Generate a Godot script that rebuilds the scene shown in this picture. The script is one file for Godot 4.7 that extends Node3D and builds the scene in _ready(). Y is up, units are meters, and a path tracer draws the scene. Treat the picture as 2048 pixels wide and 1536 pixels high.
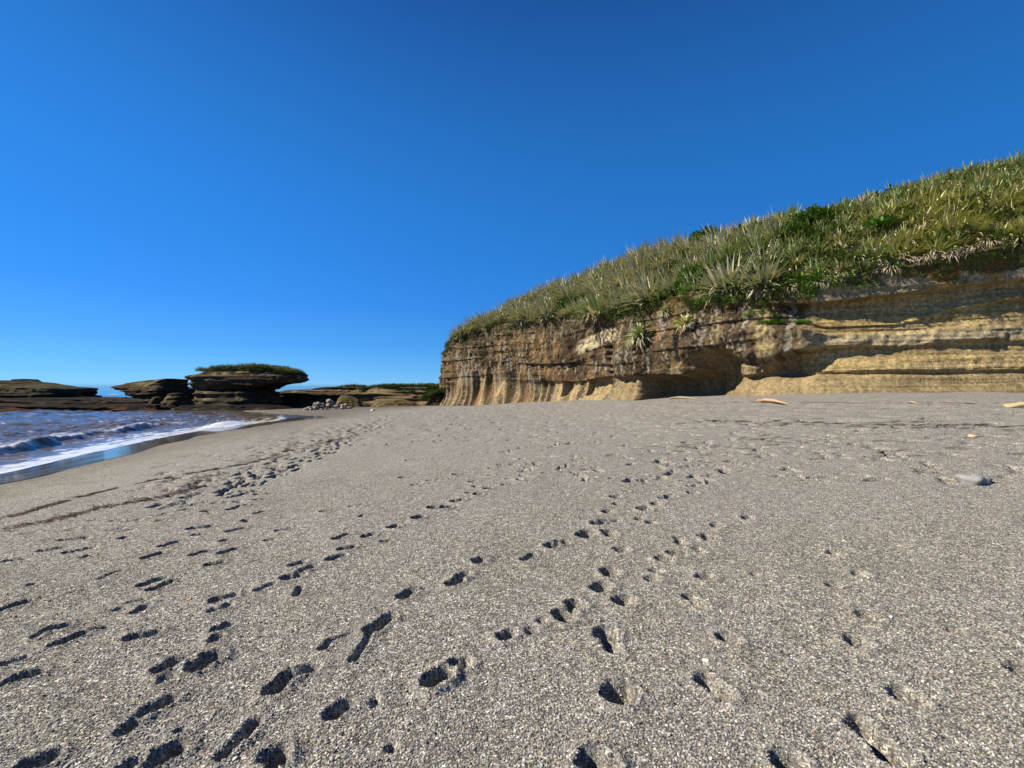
extends Node3D
# A grey shingle beach below a flax-covered sandstone cliff; sea and dark rocks on the left, low sun from the left.

const FOCAL := 824.0      # of the photograph, in its pixels
const MID := Vector2(1024.0, 772.0)   # where the horizon's middle lies in it
const EYE := 1.5
const SEA := -1.1

var rng := RandomNumberGenerator.new()
var soft := FastNoiseLite.new()     # one octave
var rough := FastNoiseLite.new()    # four octaves
var taken := {}

# ---------------------------------------------------------------- helpers
func smooth(a: float, b: float, x: float) -> float:
	return smoothstep(a, b, x)

func numbered(called: String) -> String:
	var n: int = taken.get(called, 0)
	taken[called] = n + 1
	return called if n == 0 else "%s_%03d" % [called, n]

func tag(o: Node3D, label := "", category := "", group := "", kind := "") -> Node3D:
	if label: o.set_meta("label", label)
	if category: o.set_meta("category", category)
	if group: o.set_meta("group", group)
	if kind: o.set_meta("kind", kind)
	return o

func obj(called: String, mesh: Mesh, mat: Material, parent: Node = null) -> MeshInstance3D:
	var o := MeshInstance3D.new()
	o.mesh = mesh
	o.material_override = mat
	if parent == null:
		o.name = numbered(called)
		add_child(o)
	else:
		o.name = called
		parent.add_child(o, true)
	return o

func base(called: String, where: Vector3, turn := 0.0) -> Node3D:
	var o := Node3D.new()
	o.name = numbered(called)
	add_child(o)
	o.position = where
	o.rotation.y = turn
	return o

func array_mesh(v: PackedVector3Array, n: PackedVector3Array, c: PackedColorArray, idx: PackedInt32Array) -> ArrayMesh:
	var a := []
	a.resize(Mesh.ARRAY_MAX)
	a[Mesh.ARRAY_VERTEX] = v
	a[Mesh.ARRAY_NORMAL] = n
	if c.size(): a[Mesh.ARRAY_COLOR] = c
	a[Mesh.ARRAY_INDEX] = idx
	var m := ArrayMesh.new()
	m.add_surface_from_arrays(Mesh.PRIMITIVE_TRIANGLES, a)
	return m

# A sheet of nx by ny points (rows of nx). Its face looks along (next in row) cross (next row).
func sheet(v: PackedVector3Array, c: PackedColorArray, nx: int, ny: int, keep := PackedByteArray(), wrap := false) -> ArrayMesh:
	var n := PackedVector3Array()
	n.resize(nx * ny)
	for j in ny:
		var ju := mini(j + 1, ny - 1) * nx
		var jd := maxi(j - 1, 0) * nx
		for i in nx:
			var il := i - 1
			var ir := i + 1
			if wrap:
				if il < 0: il = nx - 2
				if ir > nx - 1: ir = 1
			else:
				if il < 0: il = 0
				if ir > nx - 1: ir = nx - 1
			var k := j * nx
			n[k + i] = (v[k + ir] - v[k + il]).cross(v[ju + i] - v[jd + i]).normalized()
	var idx := PackedInt32Array()
	idx.resize((nx - 1) * (ny - 1) * 6)
	var w := 0
	var all := keep.is_empty()
	for j in ny - 1:
		for i in nx - 1:
			if not all and keep[j * nx + i] == 0:
				continue
			var a := j * nx + i
			var b := a + nx
			idx[w] = a; idx[w + 1] = b; idx[w + 2] = a + 1
			idx[w + 3] = a + 1; idx[w + 4] = b; idx[w + 5] = b + 1
			w += 6
	idx.resize(w)
	return array_mesh(v, n, c, idx)

func steps(from: float, to: float, fine_from: float, fine_to: float, fine: float, grow: float, most: float) -> PackedFloat32Array:
	var out := PackedFloat32Array()
	var lows := []
	var x := fine_from
	var d := fine
	while x > from:
		d = minf(d * grow, most)
		x -= d
		lows.append(x)
	lows.reverse()
	for y in lows: out.append(y)
	x = fine_from
	while x < fine_to:
		out.append(x)
		x += fine
	d = fine
	while x < to:
		out.append(x)
		d = minf(d * grow, most)
		x += d
	out.append(x)
	return out

# ---------------------------------------------------------------- the lie of the beach
# x, distance ahead, height: read from where the cliff, the waterline and the far rocks meet the sand
var ground_points := [
	[0.0, 0.0, 0.0], [0.0, 3.0, 0.0], [3.0, 2.0, 0.14], [-3.0, 2.0, -0.14], [-3.5, 6.0, -0.2], [4.0, 6.0, 0.2],
	[-7.1, 47.3, -0.80], [-1.2, 42.0, -0.33], [2.6, 38.0, 0.07], [5.3, 34.5, 0.33], [6.8, 32.0, 0.49], [9.0, 27.0, 0.65], [11.4, 22.0, 0.94],
	[13.6, 19.5, 1.15], [16.8, 17.8, 1.27], [21.0, 16.8, 1.25], [32.0, 13.0, 1.4], [44.0, 6.0, 1.7], [12.0, 0.0, 0.66], [25.0, 0.0, 1.25], [20.0, -15.0, 1.0],
	[-15.0, 12.0, -1.10], [-17.4, 19.0, -1.10], [-18.3, 25.8, -1.10], [-17.3, 31.5, -1.10], [-22.5, 38.0, -1.10], [-30.0, 42.8, -1.12],
	[-21.0, 12.0, -1.55], [-25.0, 22.0, -1.6], [-29.0, 34.0, -1.5], [-40.0, 20.0, -2.4], [-45.0, 40.0, -2.2], [-13.0, 0.0, -1.02], [-14.5, -15.0, -1.1], [-30.0, -10.0, -2.0],
	[-22.0, 47.0, -1.06], [-16.5, 51.0, -1.02], [-12.0, 57.0, -1.0], [-30.0, 60.0, -1.7], [0.0, 75.0, -1.4], [-14.0, 38.0, -0.82], [-10.0, 28.0, -0.62], [-8.0, 16.0, -0.46], [2.0, 20.0, 0.0],
]
var gw := PackedFloat64Array()
var ggrid := PackedFloat32Array()
const GX0 := -62.0
const GD0 := -32.0
const GSTEP := 1.0
const GNX := 130
const GND := 125

func tps(r2: float) -> float:
	return 0.0 if r2 < 1e-9 else r2 * log(r2) * 0.01

func solve_ground() -> void:
	var n := ground_points.size()
	var m := n + 3
	var a := []
	for i in m:
		var row := PackedFloat64Array()
		row.resize(m + 1)
		a.append(row)
	for i in n:
		var p: Array = ground_points[i]
		for j in n:
			var q: Array = ground_points[j]
			a[i][j] = tps((p[0] - q[0]) ** 2 + (p[1] - q[1]) ** 2)
		a[i][i] += 0.25
		a[i][n] = 1.0; a[i][n + 1] = p[0]; a[i][n + 2] = p[1]
		a[n][i] = 1.0; a[n + 1][i] = p[0]; a[n + 2][i] = p[1]
		a[i][m] = p[2]
	for k in m:
		var best := k
		for r in range(k + 1, m):
			if absf(a[r][k]) > absf(a[best][k]): best = r
		var swap: PackedFloat64Array = a[k]
		a[k] = a[best]
		a[best] = swap
		var top: PackedFloat64Array = a[k]
		for r in m:
			if r == k: continue
			var f: float = a[r][k] / top[k]
			if f == 0.0: continue
			var row: PackedFloat64Array = a[r]
			for c in range(k, m + 1): row[c] -= f * top[c]
			a[r] = row
	for k in m: gw.append(a[k][m] / a[k][k])
	ggrid.resize(GNX * GND)
	for j in GND:
		for i in GNX:
			var x := GX0 + i * GSTEP
			var d := GD0 + j * GSTEP
			var h: float = gw[n] + gw[n + 1] * x + gw[n + 2] * d
			for k in n:
				var p: Array = ground_points[k]
				h += gw[k] * tps((x - p[0]) ** 2 + (d - p[1]) ** 2)
			ggrid[j * GNX + i] = maxf(h, -4.0)

func ground(x: float, d: float) -> float:
	var u := clampf((x - GX0) / GSTEP, 1.0, GNX - 3.001)
	var v := clampf((d - GD0) / GSTEP, 1.0, GND - 3.001)
	var i := int(u)
	var j := int(v)
	u -= i
	v -= j
	var h := 0.0
	var wv := [(1 - v) ** 3 / 6.0, (3 * v * v * v - 6 * v * v + 4) / 6.0, (-3 * v * v * v + 3 * v * v + 3 * v + 1) / 6.0, v * v * v / 6.0]
	var a := (1 - u) ** 3 / 6.0
	var b := (3 * u * u * u - 6 * u * u + 4) / 6.0
	var c := (-3 * u * u * u + 3 * u * u + 3 * u + 1) / 6.0
	var e := u * u * u / 6.0
	for k in 4:
		var at := (j - 1 + k) * GNX + i
		h += wv[k] * (a * ggrid[at - 1] + b * ggrid[at] + c * ggrid[at + 1] + e * ggrid[at + 2])
	return h

# the point of the beach that a pixel of the photograph shows
func on_ground(px: float, py: float) -> Vector3:
	var ux := (px - MID.x) / FOCAL
	var uy := (MID.y - py) / FOCAL
	var d := 0.5
	while d < 70.0:
		if EYE + uy * d < ground(ux * d, d): break
		d += 0.1
	var lo := d - 0.1
	for k in 12:
		var m := (lo + d) / 2
		if EYE + uy * m < ground(ux * m, m): d = m
		else: lo = m
	return Vector3(ux * d, ground(ux * d, d), -d)

func at(px: float, py: float, d: float) -> Vector3:
	return Vector3((px - MID.x) / FOCAL * d, EYE + (MID.y - py) / FOCAL * d, -d)

# ---------------------------------------------------------------- materials
var mats := {}

func grain_image(size: int, freq: float, kind: int, ret: int, seed_: int, octaves := 1) -> Image:
	var f := FastNoiseLite.new()
	f.seed = seed_
	f.noise_type = kind as FastNoiseLite.NoiseType
	f.frequency = freq
	f.cellular_return_type = ret as FastNoiseLite.CellularReturnType
	f.cellular_distance_function = FastNoiseLite.DISTANCE_EUCLIDEAN
	f.cellular_jitter = 1.0
	f.fractal_type = FastNoiseLite.FRACTAL_NONE if octaves == 1 else FastNoiseLite.FRACTAL_FBM
	f.fractal_octaves = octaves
	return f.get_seamless_image(size, size, false, false, 0.04)

func std(called: String, rough_: float, spec := 0.5) -> StandardMaterial3D:
	var m := StandardMaterial3D.new()
	m.resource_name = called
	m.roughness = rough_
	m.metallic_specular = spec
	m.vertex_color_use_as_albedo = true
	mats[called] = m
	return m

func make_materials() -> void:
	# shingle: a colour for every grain, and its dome as relief
	var size := 1536
	var cell := grain_image(size, 0.20, FastNoiseLite.TYPE_CELLULAR, FastNoiseLite.RETURN_CELL_VALUE, 5)
	var dome := grain_image(size, 0.20, FastNoiseLite.TYPE_CELLULAR, FastNoiseLite.RETURN_DISTANCE, 5)
	var cb := cell.get_data()
	var db := dome.get_data()
	var clus := grain_image(size, 0.05, FastNoiseLite.TYPE_CELLULAR, FastNoiseLite.RETURN_CELL_VALUE, 15).get_data()
	var ab := PackedByteArray()
	ab.resize(size * size * 3)
	var hb := PackedByteArray()
	hb.resize(size * size)
	var look := PackedByteArray()
	look.resize(256 * 3)
	for k in 256:
		var h := (k * 97) % 256
		var r := ((k * 57 + 31) % 256) / 255.0
		var g := pow(h / 255.0, 1.2)
		var v := 0.24 + 0.42 * g
		var c := Color(v * 1.01, v, v * 0.96)
		if r > 0.90: c = Color(v * 1.12, v * 1.0, v * 0.82)
		elif r < 0.05: c = Color(0.80, 0.79, 0.76)
		elif r < 0.16: c = Color(v * 0.62, v * 0.62, v * 0.64)
		look[k * 3] = int(clampf(c.r, 0, 1) * 255); look[k * 3 + 1] = int(clampf(c.g, 0, 1) * 255); look[k * 3 + 2] = int(clampf(c.b, 0, 1) * 255)
	for k in size * size:
		var q := cb[k] * 3
		var w := 0.80 + clus[k] * 0.0012
		ab[k * 3] = int(look[q] * w); ab[k * 3 + 1] = int(look[q + 1] * w); ab[k * 3 + 2] = int(look[q + 2] * w)
		hb[k] = 255 - mini(255, db[k])
	var sand := std("shingle_sand", 0.9, 0.3)
	sand.albedo_texture = ImageTexture.create_from_image(Image.create_from_data(size, size, false, Image.FORMAT_RGB8, ab))
	sand.heightmap_enabled = true
	sand.heightmap_texture = ImageTexture.create_from_image(Image.create_from_data(size, size, false, Image.FORMAT_L8, hb))
	sand.heightmap_scale = 0.28
	sand.uv1_triplanar = true
	sand.uv1_world_triplanar = true
	sand.uv1_scale = Vector3.ONE / 2.1
	var wet := std("wet_sand", 0.08, 0.5)
	wet.albedo_texture = sand.albedo_texture
	wet.uv1_triplanar = true
	wet.uv1_world_triplanar = true
	wet.uv1_scale = Vector3.ONE / 2.6
	var grain := std("shingle_grain", 0.85, 0.35)
	grain.albedo_color = Color.WHITE
	# rock: mottling and pitting
	var mott := grain_image(1024, 0.02, FastNoiseLite.TYPE_SIMPLEX_SMOOTH, 0, 9, 6)
	var pits := grain_image(1024, 0.05, FastNoiseLite.TYPE_SIMPLEX_SMOOTH, 0, 12, 5)
	var mb := mott.get_data()
	var rb := PackedByteArray()
	rb.resize(1024 * 1024 * 3)
	for k in 1024 * 1024:
		var v := mini(255, 120 + int(mb[k] * 0.52))
		rb[k * 3] = v; rb[k * 3 + 1] = v; rb[k * 3 + 2] = mini(255, v - 2)
	var rock := std("sandstone", 0.95, 0.15)
	rock.albedo_texture = ImageTexture.create_from_image(Image.create_from_data(1024, 1024, false, Image.FORMAT_RGB8, rb))
	rock.heightmap_enabled = true
	rock.heightmap_texture = ImageTexture.create_from_image(pits)
	rock.heightmap_scale = 5.0
	rock.uv1_triplanar = true
	rock.uv1_world_triplanar = true
	rock.uv1_scale = Vector3.ONE / 3.1
	var dark := std("wet_dark_rock", 0.95, 0.12)
	dark.albedo_texture = rock.albedo_texture
	dark.heightmap_enabled = true
	dark.heightmap_texture = rock.heightmap_texture
	dark.heightmap_scale = 8.0
	dark.uv1_triplanar = true
	dark.uv1_world_triplanar = true
	dark.uv1_scale = Vector3.ONE / 5.0
	var water := std("silty_sea_water", 0.11, 0.42)
	water.albedo_color = Color.WHITE
	var leaf := std("flax_leaf", 0.38, 0.5)
	leaf.backlight_enabled = true
	leaf.backlight = Color(0.5, 0.52, 0.3)
	std("dry_leaf", 0.9, 0.2)
	var green := std("low_green_plants", 0.7, 0.3)
	green.backlight_enabled = true
	green.backlight = Color(0.3, 0.4, 0.15)
	std("soil", 0.95, 0.2)
	std("seaweed", 0.6, 0.4)
	std("driftwood", 0.85, 0.3)
	std("stone", 0.8, 0.35)

# ---------------------------------------------------------------- beach
# dark hollows of the photograph, as (x1, y1, x2, y2, width in cm, depth in cm), read off three enlargements of it
var prints_a := [ # origin 0,1000, enlarged 2.2756 times
	[20,285,130,268,8,4],[5,118,40,112,8,4],[190,235,295,215,8,4],[305,240,425,215,10,5],[380,260,415,250,8,4],[285,185,395,172,9,5],[195,190,270,175,6,3],[280,150,350,130,6,3],
	[105,160,165,152,6,3],[415,98,455,92,8,4],[500,103,545,95,8,4],[570,103,640,93,8,4],[555,175,580,165,8,4],[495,143,560,130,6,3],[545,145,610,133,5,2],[710,72,775,60,8,4],[865,130,965,118,11,5],
	[880,158,915,153,7,3],[710,98,740,92,7,3],[740,212,810,190,11,5],[655,268,740,245,10,5],[1035,140,1115,122,7,4],[1010,185,1040,178,9,4],[1005,242,1085,218,8,4],[875,252,950,230,9,4],
	[945,292,1015,280,8,4],[1160,60,1205,48,8,4],[1090,25,1125,20,8,4],[1260,135,1320,125,6,3],[1210,180,1250,175,6,3],[1465,50,1510,48,8,4],[645,385,745,352,9,5],[690,405,770,372,9,5],
	[780,365,825,355,4,2],[455,358,510,335,4,2],[510,335,560,320,3,2],[-10,510,130,465,9,6],[585,460,655,445,4,2],[625,510,670,475,8,4],[525,495,560,480,5,2],[970,460,1070,432,8,5],[960,500,1000,492,7,3],[1015,490,1050,470,6,3],
	[165,620,230,590,6,4],[230,590,310,568,9,6],[255,660,400,598,9,6],[425,590,490,575,5,3],[590,630,715,605,9,6],[985,590,1055,555,8,5],[965,640,1000,615,6,4],[730,780,815,725,10,6],[730,830,755,805,4,2],[760,815,800,798,4,2],
	[885,770,990,695,12,8],[15,745,120,715,6,5],[10,850,90,805,6,4],[90,815,190,785,9,6],[665,965,790,900,8,6],[555,1055,625,1005,7,5],[1235,870,1335,785,10,7],[1350,790,1440,755,7,4],[1500,970,1590,905,8,5],
	[1000,1165,1110,1070,4,4],[1110,1070,1175,985,6,4],[1605,725,1640,680,4,3],[1640,680,1685,605,3,3],[1685,595,1780,520,10,7],[1470,670,1505,630,4,3],[1505,630,1610,590,3,2],[1825,438,1880,405,9,6],[1880,405,1950,395,4,2],
	[1325,295,1385,280,9,5],[1295,355,1375,335,11,5],[1370,320,1435,295,8,4],[1170,410,1250,375,5,3],[1350,430,1370,390,4,3],[1495,270,1565,250,10,5],[1550,225,1615,215,9,5],[1525,180,1590,155,8,4],[1655,170,1700,160,9,5],
	[1780,130,1810,115,10,5],[1885,85,1925,75,12,6],[1740,190,1780,183,6,3],[1950,40,1990,38,9,4],[2010,42,2048,38,8,4],[1595,30,1650,22,5,3],[1640,80,1655,70,5,3],[100,1215,255,1155,8,6],[560,1215,640,1180,8,5],
	[690,1195,830,1110,9,6],[1205,1170,1300,1130,8,6],[1240,1195,1300,1165,7,5],[820,1040,835,1025,4,2],[1775,1110,1800,1095,4,3],[1700,920,1715,885,4,2],[250,450,330,420,2.5,1],[330,420,400,405,2.5,1],[140,395,160,385,5,3],
	[1950,830,2040,780,10,6],
]
var prints_b := [ # origin 800,900, enlarged 2.9257 times
	[175,340,215,345,10,5],[260,345,300,340,8,4],[305,305,375,297,11,5],[395,258,420,258,9,4],[440,270,480,268,9,4],[430,222,460,222,11,5],[500,235,530,230,10,5],[415,190,440,195,10,5],[315,148,340,144,11,5],[70,207,120,203,8,4],
	[0,160,35,157,12,5],[285,168,310,166,7,3],[160,183,185,181,8,4],[525,112,550,110,11,5],[570,97,590,94,10,5],[520,152,540,150,9,4],[600,212,670,207,8,4],[690,185,715,183,8,4],[795,163,820,162,9,4],[835,142,855,140,9,4],
	[920,125,955,122,9,4],[960,105,980,104,8,4],[1025,90,1050,88,8,4],[1065,72,1085,70,8,4],[640,88,650,87,9,4],[705,52,720,50,9,4],[735,77,750,76,8,3],[830,40,845,38,10,4],[1290,40,1310,38,9,4],
	[290,785,350,755,9,6],[350,740,400,725,9,6],[440,655,500,635,10,6],[500,635,600,620,4,2],[720,635,785,600,5,4],[870,560,910,545,8,5],[920,545,985,532,6,3],[1060,505,1125,480,11,6],[1140,435,1170,425,9,5],[1170,420,1290,412,5,3],
	[1210,480,1245,505,8,5],[1280,572,1320,585,8,5],[1205,360,1240,362,9,4],[1250,275,1275,272,9,4],[1310,245,1335,243,9,4],[1255,315,1290,313,6,3],[1300,212,1330,212,6,3],[1420,168,1460,165,6,3],[1430,195,1460,193,7,3],
	[1580,207,1620,207,9,4],[1690,210,1740,202,8,4],[1700,240,1720,250,8,4],[1645,178,1665,178,8,4],[1570,272,1600,268,9,4],[1535,277,1550,275,7,3],[1490,310,1510,310,8,3],[1420,345,1440,335,11,5],[1500,233,1530,236,5,2],
	[1390,405,1410,390,5,3],[1460,420,1490,422,6,3],[1205,690,1255,720,9,6],[1150,805,1200,770,8,5],[1280,855,1345,885,10,6],[940,930,985,980,9,6],[995,880,1060,910,9,6],[590,1090,660,1060,8,6],[755,1050,780,1040,6,3],
	[820,995,840,985,5,3],[1190,1045,1225,1085,9,6],[1215,1100,1250,1155,4,4],[160,1365,275,1300,10,7],[310,1240,400,1230,9,6],[1240,1365,1325,1435,11,7],[1760,1305,1920,1425,5,7],[1885,1065,1960,1100,5,6],[1680,840,1780,910,4,5],
	[1770,725,1810,745,7,5],[1785,490,1830,520,10,5],[1590,590,1640,605,9,5],[1525,620,1570,640,8,5],[1630,500,1650,540,5,3],[1730,560,1770,590,3,3],[1490,690,1505,695,6,3],[1470,735,1485,750,6,3],[1845,435,1865,440,7,4],[2025,385,2048,405,7,4],
]
var prints_c := [ # origin 1300,1100, enlarged 2.738 times
	[1125,910,1360,1135,5,7],[1340,745,1480,815,5,6],[1105,465,1155,495,7,6],[1170,335,1215,360,7,6],[720,1110,820,1194,7,7],[1000,180,1015,180,5,3],[1140,120,1170,130,5,4],[1000,8,1030,15,6,4],[2020,640,2060,655,7,4],[-340,1120,-235,1215,11,8],
	[1650,420,1700,430,5,2],[560,120,660,128,3,1.5],
]

var xs_: PackedFloat32Array
var ds_: PackedFloat32Array
var sand_h: PackedFloat32Array

func first_at(a: PackedFloat32Array, x: float) -> int:
	return clampi(a.bsearch(x), 0, a.size() - 1)

func dent(p: Vector2, q: Vector2, width: float, depth: float, rim := 0.16) -> void:
	# a trodden hollow from p to q (x, distance): steep sides, a flat uneven floor and a low rim of thrown grit
	var r := width / 2
	var reach := r + 0.09
	var i0 := first_at(xs_, minf(p.x, q.x) - reach)
	var i1 := first_at(xs_, maxf(p.x, q.x) + reach)
	var j0 := first_at(ds_, minf(p.y, q.y) - reach)
	var j1 := first_at(ds_, maxf(p.y, q.y) + reach)
	var nx := xs_.size()
	var along := q - p
	var l2 := maxf(along.length_squared(), 1e-6)
	for j in range(j0, j1 + 1):
		for i in range(i0, i1 + 1):
			var c := Vector2(xs_[i], ds_[j])
			var t := clampf((c - p).dot(along) / l2, 0.0, 1.0)
			var w := r * (1.0 - 0.22 * sin(t * PI) + 0.18 * soft.get_noise_2d(c.x * 800.0, c.y * 800.0) + 0.10 * soft.get_noise_2d(c.x * 2200.0, c.y * 2200.0))
			var e := c.distance_to(p + along * t) - w
			if e > 0.09: continue
			var k := j * nx + i
			var floor_ := 1.0 + 0.28 * soft.get_noise_2d(c.x * 900.0 + 40.0, c.y * 900.0)
			sand_h[k] -= depth * floor_ * (1.0 - smooth(-0.014, 0.010, e))
			sand_h[k] += depth * rim * exp(-((e - 0.025) / 0.025) ** 2)

func make_beach() -> void:
	xs_ = steps(-46.0, 60.0, -3.6, 3.9, 0.0165, 1.022, 1.2)
	ds_ = steps(-26.0, 78.0, 1.2, 5.2, 0.0165, 1.016, 1.0)
	var nx := xs_.size()
	var nd := ds_.size()
	sand_h.resize(nx * nd)
	for j in nd:
		var d := ds_[j]
		for i in nx:
			var x := xs_[i]
			var h := ground(x, d)
			var shore := h - SEA
			var dry := smooth(0.15, 0.6, shore)
			h += dry * (0.035 * soft.get_noise_2d(x * 12.0, d * 12.0) + 0.010 * soft.get_noise_2d(x * 70.0, d * 70.0 + 9.0) + 0.004 * soft.get_noise_2d(x * 260.0, d * 260.0))
			# trodden, dimpled sand towards the cliff
			var far := smooth(8.0, 15.0, d + 0.35 * x)
			if far > 0.0:
				var b := soft.get_noise_2d(x * 150.0, d * 150.0 + 300.0)
				h += dry * far * (0.03 * soft.get_noise_2d(x * 45.0 + 70.0, d * 45.0) - 0.05 * smooth(0.3, 0.75, b))
			# the low scarp of an old tide line on the right
			var s := d - (11.6 - 0.35 * (x - 6.5)) + 0.5 * soft.get_noise_2d(x * 25.0, 50.0)
			if absf(s) < 2.5 and x > 3.0:
				h += 0.07 * (smooth(-0.12, 0.12, s) - smooth(0.1, 2.5, s)) * smooth(3.0, 8.0, x) * (0.6 + 0.8 * soft.get_noise_2d(x * 60.0, 80.0))
			sand_h[j * nx + i] = h
	print("beach heights ", Time.get_ticks_msec())
	for set_: Array in [[prints_a, Vector2(0, 1000), 2.2756], [prints_b, Vector2(800, 900), 2.9257], [prints_c, Vector2(1300, 1100), 2.738]]:
		for r: Array in set_[0]:
			var o: Vector2 = set_[1]
			var f: float = set_[2]
			var a := on_ground(o.x + r[0] / f, o.y + r[1] / f)
			var b := on_ground(o.x + r[2] / f, o.y + r[3] / f)
			var p := Vector2(a.x, -a.z)
			var q := Vector2(b.x, -b.z)
			var w: float = r[4] / 100.0 * (1.0 + 0.045 * maxf(0.0, p.y - 3.0))
			if p.x > 0.2 and p.y < 5.5: w += 0.045
			var l := p.distance_to(q)
			var cut := minf(w * 0.3, l * 0.45) / maxf(l, 1e-4)
			dent(p.lerp(q, cut), q.lerp(p, cut), w * (1.0 if p.y > 3.0 else 0.97), r[5] / 100.0 * 1.75 * (1.0 + 0.06 * maxf(0.0, p.y - 3.0)))
	# worn tracks further off, each a walk of left and right steps between two pixels
	rng.seed = 77
	for walk: Array in [[400, 1000, 700, 850, 16], [330, 1010, 690, 868, 14], [470, 985, 690, 872, 12], [520, 965, 760, 850, 14], [420, 960, 600, 905, 8], [600, 930, 800, 832, 12], [640, 900, 790, 828, 14], [560, 905, 700, 846, 9], [700, 870, 815, 822, 14], [380, 1003, 600, 915, 14], [500, 960, 700, 880, 14], [560, 950, 720, 880, 14], [610, 905, 750, 850, 12], [650, 880, 800, 824, 16],
			[820, 920, 1310, 868, 16], [960, 905, 1420, 850, 14], [740, 890, 1090, 862, 13], [1060, 945, 1260, 900, 9], [1260, 930, 1500, 862, 9], [1400, 950, 1560, 890, 8], [1280, 960, 1390, 905, 7], [1190, 868, 1600, 838, 16],
			[1400, 905, 2040, 862, 18], [1380, 872, 1900, 850, 18], [1500, 930, 2040, 893, 12], [1620, 880, 2000, 838, 12], [1450, 860, 1700, 832, 10], [900, 860, 1160, 840, 10], [880, 848, 1500, 818, 20], [1100, 835, 1700, 806, 20], [1300, 818, 2000, 806, 16]]:
		var a := on_ground(walk[0], walk[1])
		var b := on_ground(walk[2], walk[3])
		var p := Vector2(a.x, -a.z)
		var q := Vector2(b.x, -b.z)
		var n := maxi(int(p.distance_to(q) / 0.62), 3)
		n = mini(n, int(walk[4]) * 3)
		var dir := (q - p).normalized()
		for k in n:
			var c := p.lerp(q, (k + rng.randf_range(-0.15, 0.15)) / n) + dir.orthogonal() * ((0.12 if k % 2 else -0.12) + rng.randf_range(-0.07, 0.07))
			var turn := dir.rotated(rng.randf_range(-0.3, 0.3)) * rng.randf_range(0.09, 0.14)
			dent(c - turn, c + turn, rng.randf_range(0.09, 0.13), rng.randf_range(0.07, 0.12), 0.05)
	for k in 1000:
		var c := on_ground(rng.randf_range(1000, 2040), 812 + 150 * rng.randf() ** 2)
		if k < 560:
			var t := rng.randf()
			c = on_ground(lerpf(380, 790, t) + rng.randf_range(-130, 130) * (1.05 - t), lerpf(1010, 826, sqrt(t)) + rng.randf_range(-35, 35) * (1.1 - t))
		var turn := Vector2.RIGHT.rotated(rng.randf_range(0, TAU)) * rng.randf_range(0.02, 0.12)
		var p := Vector2(c.x, -c.z)
		if c.y - SEA < 0.35: continue
		dent(p - turn, p + turn, rng.randf_range(0.07, 0.14), rng.randf_range(0.05, 0.10), 0.05)
	print("prints ", Time.get_ticks_msec())
	var v := PackedVector3Array()
	var c := PackedColorArray()
	v.resize(nx * nd)
	c.resize(nx * nd)
	for j in nd:
		for i in nx:
			var x := xs_[i]
			var d := ds_[j]
			var k := j * nx + i
			var h := sand_h[k]
			v[k] = Vector3(x, h, -d)
			var n1 := rough.get_noise_2d(x * 5.0, d * 5.0)
			var n2 := soft.get_noise_2d(x * 160.0, d * 160.0)
			var damp := 1.0 - smooth(0.12, 0.62, h - SEA + 0.08 * n1)
			var n3 := rough.get_noise_2d(x * 28.0 + 400.0, d * 40.0)
			var tone := 1.0 + 0.20 * n1 + 0.10 * n2 + 0.16 * n3
			var col := Color(1.11, 1.11, 1.07).lerp(Color(0.62, 0.59, 0.53), damp)
			# finer, paler drift sand below the cliff
			var fine := smooth(-0.6, 0.6, d - (11.6 - 0.35 * (x - 6.5)) + 3.0 * n1) * smooth(-3.0, 5.0, x)
			col = col.lerp(Color(1.42, 1.42, 1.38), fine)
			c[k] = Color(col.r * tone, col.g * tone, col.b * tone)
	var o := obj("beach", sheet(v, c, nx, nd), mats.shingle_sand)
	tag(o, "grey shingle sand beach marked with footprints", "", "", "structure")
	
func sand_at(x: float, d: float) -> float:
	var i := clampi(first_at(xs_, x), 1, xs_.size() - 1)
	var j := clampi(first_at(ds_, d), 1, ds_.size() - 1)
	var u := (x - xs_[i - 1]) / (xs_[i] - xs_[i - 1])
	var w := (d - ds_[j - 1]) / (ds_[j] - ds_[j - 1])
	var nx := xs_.size()
	return lerpf(lerpf(sand_h[(j - 1) * nx + i - 1], sand_h[(j - 1) * nx + i], u), lerpf(sand_h[j * nx + i - 1], sand_h[j * nx + i], u), w)

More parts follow.
